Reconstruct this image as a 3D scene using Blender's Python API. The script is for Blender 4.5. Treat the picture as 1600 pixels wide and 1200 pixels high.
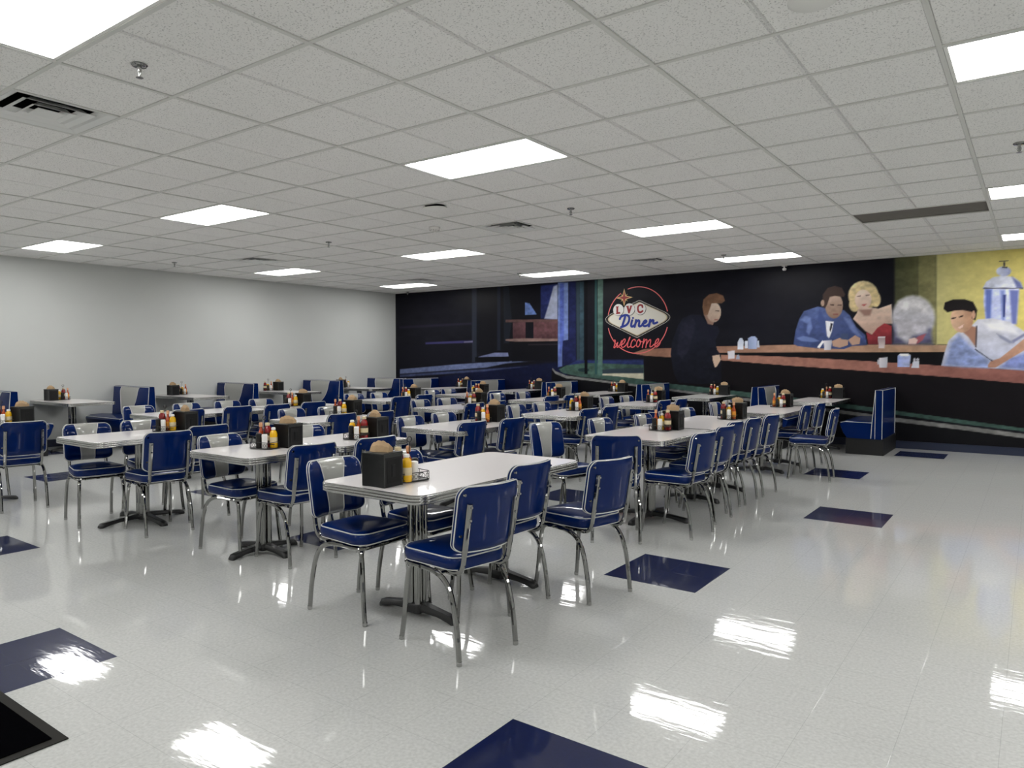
import bpy, math, random
import numpy as np
from mathutils import Vector, Matrix
for o in list(bpy.data.objects): bpy.data.objects.remove(o)
SC = bpy.context.scene
COL = SC.collection
PI = math.pi

# ------------------------------------------------------------------ camera, world, exposure
H = 2.8975                                   # ceiling height
WX, WY = -12.37, 12.33                       # left wall, mural wall
EX, SY = 5.2, -3.6                           # walls behind / right of the photographer
cam_d = bpy.data.cameras.new('camera'); cam_d.sensor_width = 36.0
cam_d.lens = 1128.55 * 36.0 / 1600.0
cam_d.clip_start = 0.05; cam_d.clip_end = 100
cam = bpy.data.objects.new('camera', cam_d); COL.objects.link(cam)
yaw, pitch, roll = math.radians(35.974), math.radians(2.132), math.radians(-0.039)
M = Matrix.Rotation(yaw, 4, 'Z') @ Matrix.Rotation(PI/2 - pitch, 4, 'X') @ Matrix.Rotation(roll, 4, 'Z')
cam.matrix_world = Matrix.Translation((0, 0, 1.39)) @ M
SC.camera = cam
w = bpy.data.worlds.new('world'); SC.world = w; w.use_nodes = True
w.node_tree.nodes['Background'].inputs[0].default_value = (0.02, 0.02, 0.02, 1)
w.node_tree.nodes['Background'].inputs[1].default_value = 0.3
SC.view_settings.view_transform = 'Standard'; SC.view_settings.look = 'None'
SC.view_settings.exposure = 0.0; SC.view_settings.gamma = 1.0
SC.view_settings.use_curve_mapping = False
PANEL = 15.5                                 # luminance of the ceiling light panels

# ------------------------------------------------------------------ materials
def lin(c):
    return tuple(((v/255)/12.92 if v/255 <= 0.04045 else ((v/255+0.055)/1.055)**2.4) for v in c)
def mat(name, c, rough=0.5, metal=0.0, coat=0.0, coat_r=0.05, spec=0.5, noise=0.0, nscale=20.0,
        bump=0.0, bscale=60.0, trans=0.0, ior=1.45):
    m = bpy.data.materials.new(name); m.use_nodes = True
    nt = m.node_tree; b = nt.nodes['Principled BSDF']
    L = lin(c)
    b.inputs['Base Color'].default_value = (*L, 1); b.inputs['Roughness'].default_value = rough
    b.inputs['Metallic'].default_value = metal; b.inputs['Coat Weight'].default_value = coat
    b.inputs['Coat Roughness'].default_value = coat_r; b.inputs['Specular IOR Level'].default_value = spec
    b.inputs['Transmission Weight'].default_value = trans; b.inputs['IOR'].default_value = ior
    tc = nt.nodes.new('ShaderNodeTexCoord')
    if noise > 0:
        n = nt.nodes.new('ShaderNodeTexNoise'); n.inputs['Scale'].default_value = nscale; n.inputs['Detail'].default_value = 3
        r = nt.nodes.new('ShaderNodeMapRange')
        r.inputs['To Min'].default_value = 1-noise; r.inputs['To Max'].default_value = 1+noise
        v = nt.nodes.new('ShaderNodeVectorMath'); v.operation = 'SCALE'; v.inputs[0].default_value = L
        nt.links.new(tc.outputs['Object'], n.inputs['Vector']); nt.links.new(n.outputs['Fac'], r.inputs['Value'])
        nt.links.new(r.outputs[0], v.inputs['Scale']); nt.links.new(v.outputs[0], b.inputs['Base Color'])
    if bump > 0:
        n = nt.nodes.new('ShaderNodeTexNoise'); n.inputs['Scale'].default_value = bscale; n.inputs['Detail'].default_value = 2
        u = nt.nodes.new('ShaderNodeBump'); u.inputs['Strength'].default_value = bump; u.inputs['Distance'].default_value = 0.002
        nt.links.new(tc.outputs['Object'], n.inputs['Vector']); nt.links.new(n.outputs['Fac'], u.inputs['Height'])
        nt.links.new(u.outputs[0], b.inputs['Normal'])
        if coat > 0: nt.links.new(u.outputs[0], b.inputs['Coat Normal'])
    return m
def emis(name, c, s):
    m = bpy.data.materials.new(name); m.use_nodes = True; nt = m.node_tree
    for n in list(nt.nodes): nt.nodes.remove(n)
    e = nt.nodes.new('ShaderNodeEmission'); o = nt.nodes.new('ShaderNodeOutputMaterial')
    e.inputs[0].default_value = (*c, 1); e.inputs[1].default_value = s
    nt.links.new(e.outputs[0], o.inputs[0]); return m

BLUE = mat('blue_vinyl', (2, 30, 86), 0.4, 0.0, 0.42, 0.035, spec=0.04, noise=0.22, nscale=900, bump=0.12, bscale=40)
GREY = mat('silver_vinyl', (168, 168, 162), 0.35, 0.1, 0.8, 0.08, noise=0.12, nscale=900, bump=0.12, bscale=40)
PIPE = mat('white_piping', (208, 208, 205), 0.3, 0, 0.4)
CHROME = mat('chrome', (146, 146, 144), 0.05, 1.0)
BRUSH = mat('brushed_metal', (176, 176, 174), 0.2, 1.0, noise=0.1, nscale=60)
LAM = mat('white_laminate', (243, 238, 237), 0.3, 0, 0.6, 0.05, noise=0.025, nscale=30)
IRON = mat('black_cast_iron', (16, 16, 17), 0.42, 0, 0.2, 0.3, bump=0.4, bscale=90)
BLKP = mat('black_plastic', (16, 17, 18), 0.4, spec=0.3, noise=0.08, nscale=60)
BLKP2 = mat('dark_grey_plastic', (52, 53, 52), 0.4, spec=0.3, noise=0.06, nscale=60)
BASEB = mat('black_laminate', (22, 22, 23), 0.5, noise=0.1, nscale=12)
NAPK = mat('brown_paper', (178, 150, 116), 0.9, noise=0.1, nscale=60, bump=0.6, bscale=40)
WIRE = mat('black_wire', (12, 12, 12), 0.35)
KETCH = mat('ketchup_red', (134, 14, 18), 0.22, 0, 0.5)
MUST = mat('mustard_yellow', (232, 180, 20), 0.25, 0, 0.4)
HOT = mat('hot_sauce_orange', (176, 70, 22), 0.12, 0, 0.6, noise=0.15, nscale=50)
PEACH = mat('peach_cap', (214, 158, 118), 0.4)
WHTP = mat('white_plastic', (236, 234, 230), 0.35)
LABW = mat('cream_label', (214, 198, 160), 0.5, noise=0.1, nscale=70)
LABO = mat('orange_label', (226, 150, 46), 0.45, noise=0.3, nscale=70)
LABD = mat('dark_label', (60, 44, 34), 0.45, noise=0.2, nscale=70)
PEPR = mat('pepper_black', (20, 18, 17), 0.4)
WALLG = mat('grey_wall_paint', (201, 203, 200), 0.42, 0, 0.0, bump=0.25, bscale=140, noise=0.02, nscale=2)
WALLD = mat('plain_wall_paint', (225, 225, 222), 0.6)
NAVYB = mat('navy_vinyl_cove', (30, 38, 62), 0.4)
TBAR = mat('white_ceiling_bar', (214, 214, 209), 0.5)
TRIMW = mat('white_enamel', (235, 235, 230), 0.4)
DARKV = mat('duct_black', (10, 10, 10), 0.8)
SLOTM = mat('plenum_brown_grey', (112, 108, 102), 0.9, noise=0.1, nscale=8)
VENTM = mat('vent_enamel', (226, 227, 224), 0.3, 0, 0.3)
MATB = mat('black_carpet_mat', (7, 7, 9), 0.95, spec=0.0, noise=0.4, nscale=500, bump=1.0, bscale=700)
MATE = mat('rubber_edge', (36, 35, 32), 0.7, spec=0.2)
LIGHTP = emis('light_panel', (1.0, 0.995, 0.985), PANEL)

def ceiling_mat():
    m = mat('ceiling_tile', (240, 239, 236), 0.85); nt = m.node_tree; b = nt.nodes['Principled BSDF']
    tc = nt.nodes.new('ShaderNodeTexCoord')
    v = nt.nodes.new('ShaderNodeTexNoise'); v.inputs['Scale'].default_value = 110; v.inputs['Detail'].default_value = 2
    r = nt.nodes.new('ShaderNodeMapRange'); r.inputs['From Min'].default_value = 0.33; r.inputs['From Max'].default_value = 0.42
    r.inputs['To Min'].default_value = 0.62; r.inputs['To Max'].default_value = 1.0
    n2 = nt.nodes.new('ShaderNodeTexNoise'); n2.inputs['Scale'].default_value = 0.9
    r2 = nt.nodes.new('ShaderNodeMapRange'); r2.inputs['To Min'].default_value = 0.97; r2.inputs['To Max'].default_value = 1.03
    mu = nt.nodes.new('ShaderNodeMath'); mu.operation = 'MULTIPLY'
    # score groove across the middle of every panel
    sx = nt.nodes.new('ShaderNodeSeparateXYZ')
    a = nt.nodes.new('ShaderNodeMath'); a.operation = 'ADD'; a.inputs[1].default_value = 0.414 + 0.6096*40 + 0.3048
    md = nt.nodes.new('ShaderNodeMath'); md.operation = 'MODULO'; md.inputs[1].default_value = 0.6096
    sb = nt.nodes.new('ShaderNodeMath'); sb.operation = 'SUBTRACT'; sb.inputs[1].default_value = 0.3048
    ab = nt.nodes.new('ShaderNodeMath'); ab.operation = 'ABSOLUTE'
    gr = nt.nodes.new('ShaderNodeMapRange'); gr.inputs['From Min'].default_value = 0.002; gr.inputs['From Max'].default_value = 0.016
    bu = nt.nodes.new('ShaderNodeBump'); bu.inputs['Strength'].default_value = 1.0; bu.inputs['Distance'].default_value = 0.012
    sc = nt.nodes.new('ShaderNodeVectorMath'); sc.operation = 'SCALE'; sc.inputs[0].default_value = lin((240, 239, 236))
    K = nt.links.new
    K(tc.outputs['Object'], v.inputs['Vector']); K(v.outputs['Fac'], r.inputs['Value'])
    K(tc.outputs['Object'], n2.inputs['Vector']); K(n2.outputs['Fac'], r2.inputs['Value'])
    K(r.outputs[0], mu.inputs[0]); K(r2.outputs[0], mu.inputs[1]); K(mu.outputs[0], sc.inputs['Scale'])
    K(sc.outputs[0], b.inputs['Base Color'])
    K(tc.outputs['Object'], sx.inputs[0]); K(sx.outputs[0], a.inputs[0]); K(a.outputs[0], md.inputs[0])
    K(md.outputs[0], sb.inputs[0]); K(sb.outputs[0], ab.inputs[0]); K(ab.outputs[0], gr.inputs['Value'])
    K(gr.outputs[0], bu.inputs['Height']); K(bu.outputs[0], b.inputs['Normal'])
    return m
def floor_mat(name, c, fleck, coat):
    m = mat(name, c, 0.22); nt = m.node_tree; b = nt.nodes['Principled BSDF']; K = nt.links.new
    tc = nt.nodes.new('ShaderNodeTexCoord')
    n1 = nt.nodes.new('ShaderNodeTexNoise'); n1.inputs['Scale'].default_value = 70; n1.inputs['Detail'].default_value = 4
    n2 = nt.nodes.new('ShaderNodeTexNoise'); n2.inputs['Scale'].default_value = 0.55; n2.inputs['Detail'].default_value = 2
    r1 = nt.nodes.new('ShaderNodeMapRange'); r1.inputs['From Min'].default_value = 0.3; r1.inputs['From Max'].default_value = 0.7
    r1.inputs['To Min'].default_value = 1-fleck; r1.inputs['To Max'].default_value = 1+fleck
    r2 = nt.nodes.new('ShaderNodeMapRange'); r2.inputs['To Min'].default_value = 0.95; r2.inputs['To Max'].default_value = 1.05
    K(tc.outputs['Object'], n1.inputs['Vector']); K(tc.outputs['Object'], n2.inputs['Vector'])
    K(n1.outputs['Fac'], r1.inputs['Value']); K(n2.outputs['Fac'], r2.inputs['Value'])
    sx = nt.nodes.new('ShaderNodeSeparateXYZ'); K(tc.outputs['Object'], sx.inputs[0])
    def seam(out, off):
        a = nt.nodes.new('ShaderNodeMath'); a.operation = 'ADD'; a.inputs[1].default_value = off + 0.6096*60 + 0.1524
        md = nt.nodes.new('ShaderNodeMath'); md.operation = 'MODULO'; md.inputs[1].default_value = 0.3048
        sb = nt.nodes.new('ShaderNodeMath'); sb.operation = 'SUBTRACT'; sb.inputs[1].default_value = 0.1524
        ab = nt.nodes.new('ShaderNodeMath'); ab.operation = 'ABSOLUTE'
        g = nt.nodes.new('ShaderNodeMapRange'); g.inputs['From Min'].default_value = 0.0004; g.inputs['From Max'].default_value = 0.0014
        K(out, a.inputs[0]); K(a.outputs[0], md.inputs[0]); K(md.outputs[0], sb.inputs[0]); K(sb.outputs[0], ab.inputs[0]); K(ab.outputs[0], g.inputs['Value'])
        return g.outputs[0]
    s1 = seam(sx.outputs[0], 1.6); s2 = seam(sx.outputs[1], -1.6)
    mn = nt.nodes.new('ShaderNodeMath'); mn.operation = 'MINIMUM'; K(s1, mn.inputs[0]); K(s2, mn.inputs[1])
    r3 = nt.nodes.new('ShaderNodeMapRange'); r3.inputs['To Min'].default_value = 0.74; r3.inputs['To Max'].default_value = 1.0
    K(mn.outputs[0], r3.inputs['Value'])
    m1 = nt.nodes.new('ShaderNodeMath'); m1.operation = 'MULTIPLY'; K(r1.outputs[0], m1.inputs[0]); K(r2.outputs[0], m1.inputs[1])
    m2 = nt.nodes.new('ShaderNodeMath'); m2.operation = 'MULTIPLY'; K(m1.outputs[0], m2.inputs[0]); K(r3.outputs[0], m2.inputs[1])
    sc = nt.nodes.new('ShaderNodeVectorMath'); sc.operation = 'SCALE'; sc.inputs[0].default_value = lin(c)
    K(m2.outputs[0], sc.inputs['Scale']); K(sc.outputs[0], b.inputs['Base Color'])
    # waxed finish: brush ripples and a little tilt from tile to tile
    n3 = nt.nodes.new('ShaderNodeTexNoise'); n3.inputs['Scale'].default_value = 9; n3.inputs['Detail'].default_value = 3
    mp = nt.nodes.new('ShaderNodeMapping'); mp.inputs['Rotation'].default_value = (0, 0, 0.5); mp.inputs['Scale'].default_value = (0.5, 2.2, 1)
    K(tc.outputs['Object'], mp.inputs[0]); K(mp.outputs[0], n3.inputs['Vector'])
    bu = nt.nodes.new('ShaderNodeBump'); bu.inputs['Strength'].default_value = 0.16; bu.inputs['Distance'].default_value = 0.004
    b2 = nt.nodes.new('ShaderNodeBump'); b2.inputs['Strength'].default_value = 0.25; b2.inputs['Distance'].default_value = 0.0008
    K(n3.outputs['Fac'], bu.inputs['Height']); K(mn.outputs[0], b2.inputs['Height']); K(bu.outputs[0], b2.inputs['Normal'])
    K(b2.outputs[0], b.inputs['Coat Normal'])
    b.inputs['Coat Weight'].default_value = coat; b.inputs['Coat Roughness'].default_value = 0.045; b.inputs['Coat IOR'].default_value = 1.5
    b.inputs['Specular IOR Level'].default_value = 0.1; b.inputs['Roughness'].default_value = 0.4
    return m
CEIL = ceiling_mat()
FLG = floor_mat('grey_vinyl_tile', (194, 195, 192), 0.11, 0.85)
FLB = floor_mat('navy_vinyl_tile', (10, 22, 64), 0.10, 0.7)

# ------------------------------------------------------------------ mesh helpers
class MB:
    def __init__(s): s.v = []; s.f = []; s.m = []; s.mats = []
    def mi(s, m):
        if m not in s.mats: s.mats.append(m)
        return s.mats.index(m)
    def add(s, vs, fs, m):
        k = len(s.v); s.v += [tuple(p) for p in vs]; i = s.mi(m)
        for f in fs: s.f.append(tuple(k+a for a in f)); s.m.append(i)
    def box(s, x0, y0, z0, x1, y1, z1, m):
        v = [(x0,y0,z0),(x1,y0,z0),(x1,y1,z0),(x0,y1,z0),(x0,y0,z1),(x1,y0,z1),(x1,y1,z1),(x0,y1,z1)]
        s.add(v, [(3,2,1,0),(4,5,6,7),(0,1,5,4),(1,2,6,5),(2,3,7,6),(3,0,4,7)], m)
    def loft(s, rings, m, cap0=True, cap1=True, closed=False):
        n = len(rings[0]); vs = [p for r in rings for p in r]; fs = []
        R = len(rings)
        for i in range(R if closed else R-1):
            j = (i+1) % R
            for k in range(n):
                l = (k+1) % n; fs.append((i*n+k, i*n+l, j*n+l, j*n+k))
        if not closed:
            if cap0: fs.append(tuple(range(n))[::-1])
            if cap1: fs.append(tuple((R-1)*n+k for k in range(n)))
        s.add(vs, fs, m)
    def tube(s, path, r, m, n=8, closed=False, flat=1.0):
        P = [Vector(p) for p in path]; K = len(P); rings = []
        rr = r if isinstance(r, (list, tuple)) else [r]*K
        up = None
        for i in range(K):
            a = P[(i-1) % K] if (closed or i > 0) else P[0]
            b = P[(i+1) % K] if (closed or i < K-1) else P[-1]
            t = (b-a).normalized()
            if up is None:
                up = Vector((0, 0, 1)) if abs(t.z) < 0.9 else Vector((1, 0, 0))
            x = t.cross(up)
            if x.length < 1e-5: x = t.orthogonal()
            x.normalize(); y = x.cross(t).normalized(); up = y
            rings.append([tuple(P[i] + x*math.cos(2*PI*k/n)*rr[i] + y*math.sin(2*PI*k/n)*rr[i]*flat) for k in range(n)])
        rings = [q[::-1] for q in rings]
        s.loft(rings, m, closed=closed)
    def lathe(s, prof, m, n=16, c=(0, 0, 0)):
        rings = [[(c[0]+r*math.cos(2*PI*k/n), c[1]+r*math.sin(2*PI*k/n), c[2]+z) for k in range(n)] for r, z in prof]
        s.loft(rings, m)
    def build(s, name, parent=None, ang=35, mat_over=None):
        me = bpy.data.meshes.new(name); me.from_pydata(s.v, [], s.f)
        for m in s.mats: me.materials.append(m)
        me.polygons.foreach_set('material_index', s.m)
        me.polygons.foreach_set('use_smooth', [True]*len(s.f))
        me.update()
        try: me.set_sharp_from_angle(angle=math.radians(ang))
        except Exception: pass
        o = bpy.data.objects.new(name, me); COL.objects.link(o)
        if parent: o.parent = parent
        return o
def smooth(path, k=2):
    P = [Vector(p) for p in path]
    for _ in range(k):
        Q = [P[0]]
        for a, b in zip(P[:-1], P[1:]): Q += [a*0.75+b*0.25, a*0.25+b*0.75]
        P = Q + [P[-1]]
    return [tuple(p) for p in P]
def tag(o, label, cat=None, group=None, kind=None):
    if label: o['label'] = label
    if cat: o['category'] = cat
    if group: o['group'] = group
    if kind: o['kind'] = kind
    return o
def empty(name, loc=(0, 0, 0), rz=0.0):
    o = bpy.data.objects.new(name, None); COL.objects.link(o); o.location = loc; o.rotation_euler = (0, 0, rz)
    o.empty_display_size = 0.1
    return o
KIDS = {}
def kids(o):
    return [c for c in o.children]
def dup(o, loc, rz, label, group=None, parent=None):
    def rec(q, par):
        c = q.copy(); COL.objects.link(c)
        if par: c.parent = par
        for ch in TREE.get(q.name, []): rec(ch, c)
        return c
    r = rec(o, None); r.location = loc; r.rotation_euler = (0, 0, rz); r['label'] = label
    if group: r['group'] = group
    return r
TREE = {}
def register(root):                           # remember the part tree of a prototype once
    def rec(o):
        TREE[o.name] = list(o.children)
        for c in o.children: rec(c)
    bpy.context.view_layer.update(); rec(root)
class Proto:                                  # first placement uses the prototype itself, later ones copies
    def __init__(s, root): s.o = root; s.used = False; register(root)
    def put(s, loc, rz, label, group=None):
        if not s.used:
            s.used = True; s.first = s.o
            s.o.location = loc; s.o.rotation_euler = (0, 0, rz); s.o['label'] = label
            if group: s.o['group'] = group
            return s.o
        return dup(s.o, loc, rz, label, group)
def rrect(w, l, r, n=5, cx=0, cy=0):
    pts = []
    for sx, sy, a0 in ((1, 1, 0), (-1, 1, 90), (-1, -1, 180), (1, -1, 270)):
        for i in range(n+1):
            a = math.radians(a0 + 90*i/n)
            pts.append((cx+sx*(w/2-r)+r*math.cos(a), cy+sy*(l/2-r)+r*math.sin(a)))
    return pts

# ------------------------------------------------------------------ the room
def struct(mb, name, **k):
    o = mb.build(name, **k); o['kind'] = 'structure'; return o
T = 0.6096
XL = [x for x in [-0.414 + T*i for i in range(-30, 12)] if WX < x < EX]
YL = [y for y in [4.105 + T*i for i in range(-16, 20)] if SY < y < WY]
LX = [-0.414-1.2192*3*k for k in (0, 1, 2, 3)] + [-0.414+3.6576]
LY = [4.105-T*11, 4.105-T*5, 4.105, 4.105+T*6, 4.105+T*11]
lights = [(x, y) for x in LX for y in LY]
vents = [(-0.414-T*8, 4.105-T*4), (-0.414-T*8, 4.105+T*4), (-0.414-T*16, 4.105+T*4), (-0.414-T*8, 4.105+T*10), (-0.414-T*16, 4.105+T*10)]
slot = (-0.414-T*2, 4.105+T*7)
holes = set()
key = lambda x, y: (round(x*20), round(y*20))
for x, y in lights + [slot]:
    holes.add(key(x, y)); holes.add(key(x+T, y))
for x, y in vents: holes.add(key(x, y))
ce = MB(); xs = [WX] + XL + [EX]; ys = [SY] + YL + [WY]
for i in range(len(xs)-1):
    for j in range(len(ys)-1):
        if key(xs[i], ys[j]) in holes: continue
        ce.add([(xs[i], ys[j], H), (xs[i], ys[j+1], H), (xs[i+1], ys[j+1], H), (xs[i+1], ys[j], H)], [(0, 1, 2, 3)], CEIL)
struct(ce, 'ceiling')
tb = MB(); bw = 0.012; zb, zt = H-0.007, H+0.02
def inhole_x(y, x):          # is a y-direction bar at x crossing the inside of a hole spanning y
    return any(key(x-T, yy) in holes and key(x, yy) in holes and (x-T, yy) for yy in [y])
for k in range(-4, 11):
    x = -0.414 - 1.2192*k
    if WX < x < EX: tb.box(x-bw, SY, zb, x+bw, WY, zt, TBAR)
for y in YL:
    tb.box(WX, y-bw, zb+0.0005, EX, y+bw, zt, TBAR)
for x, y in vents:
    for xx in (x, x+T): tb.box(xx-bw, y, zb+0.001, xx+bw, y+T, zt, TBAR)
tb.box(WX, SY, zb+0.001, WX+0.02, WY, zt, TBAR); tb.box(WX, WY-0.02, zb+0.001, EX, WY, zt, TBAR)
struct(tb, 'trim_1')
fl = MB(); gx = {}; x0, y0 = -1.6, 1.6
def navy(cx, cy):
    # inlaid 2x2-tile squares on a staggered lattice
    i = round((cx-0.3048-x0)/T); j = round((cy-0.3048-y0)/T)
    for k in range(-3, 7):
        for m_ in range(-4, 7):
            ox = -4*k - (1 if m_ % 2 else 0) ; oy = 4*m_ - (1 if k % 2 else 0)
            if i == ox and j == oy: return True
    return False
fxs = [WX] + [x0+T*i for i in range(-17, 12) if WX < x0+T*i < EX] + [EX]
fys = [SY] + [y0+T*i for i in range(-9, 18) if SY < y0+T*i < WY] + [WY]
for i in range(len(fxs)-1):
    for j in range(len(fys)-1):
        a, b, c, d = fxs[i], fxs[i+1], fys[j], fys[j+1]
        full = abs(b-a-T) < 1e-3 and abs(d-c-T) < 1e-3
        fl.add([(a, c, 0), (b, c, 0), (b, d, 0), (a, d, 0)], [(0, 1, 2, 3)], FLB if full and navy((a+b)/2, (c+d)/2) else FLG)
struct(fl, 'floor')
q = MB(); q.box(WX-0.12, SY-0.12, -0.02, WX, WY+0.12, H+0.35, WALLG); struct(q, 'wall_left')
q = MB(); q.box(WX, WY, -0.02, EX, WY+0.12, H+0.35, WALLD); struct(q, 'wall_back')
q = MB(); q.box(EX, SY-0.12, -0.02, EX+0.12, WY+0.12, H+0.35, WALLG); struct(q, 'wall_right')
q = MB(); q.box(WX, SY-0.12, -0.02, EX, SY, H+0.35, WALLG); struct(q, 'wall_front')
q = MB(); q.box(WX, WY-0.008, 0, EX, WY, 0.115, NAVYB); q.box(WX, WY-0.012, 0.105, EX, WY, 0.115, NAVYB); struct(q, 'baseboard_back')
q = MB(); q.box(WX, SY, 0, WX+0.008, WY-0.012, 0.115, NAVYB); struct(q, 'baseboard_left')

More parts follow.
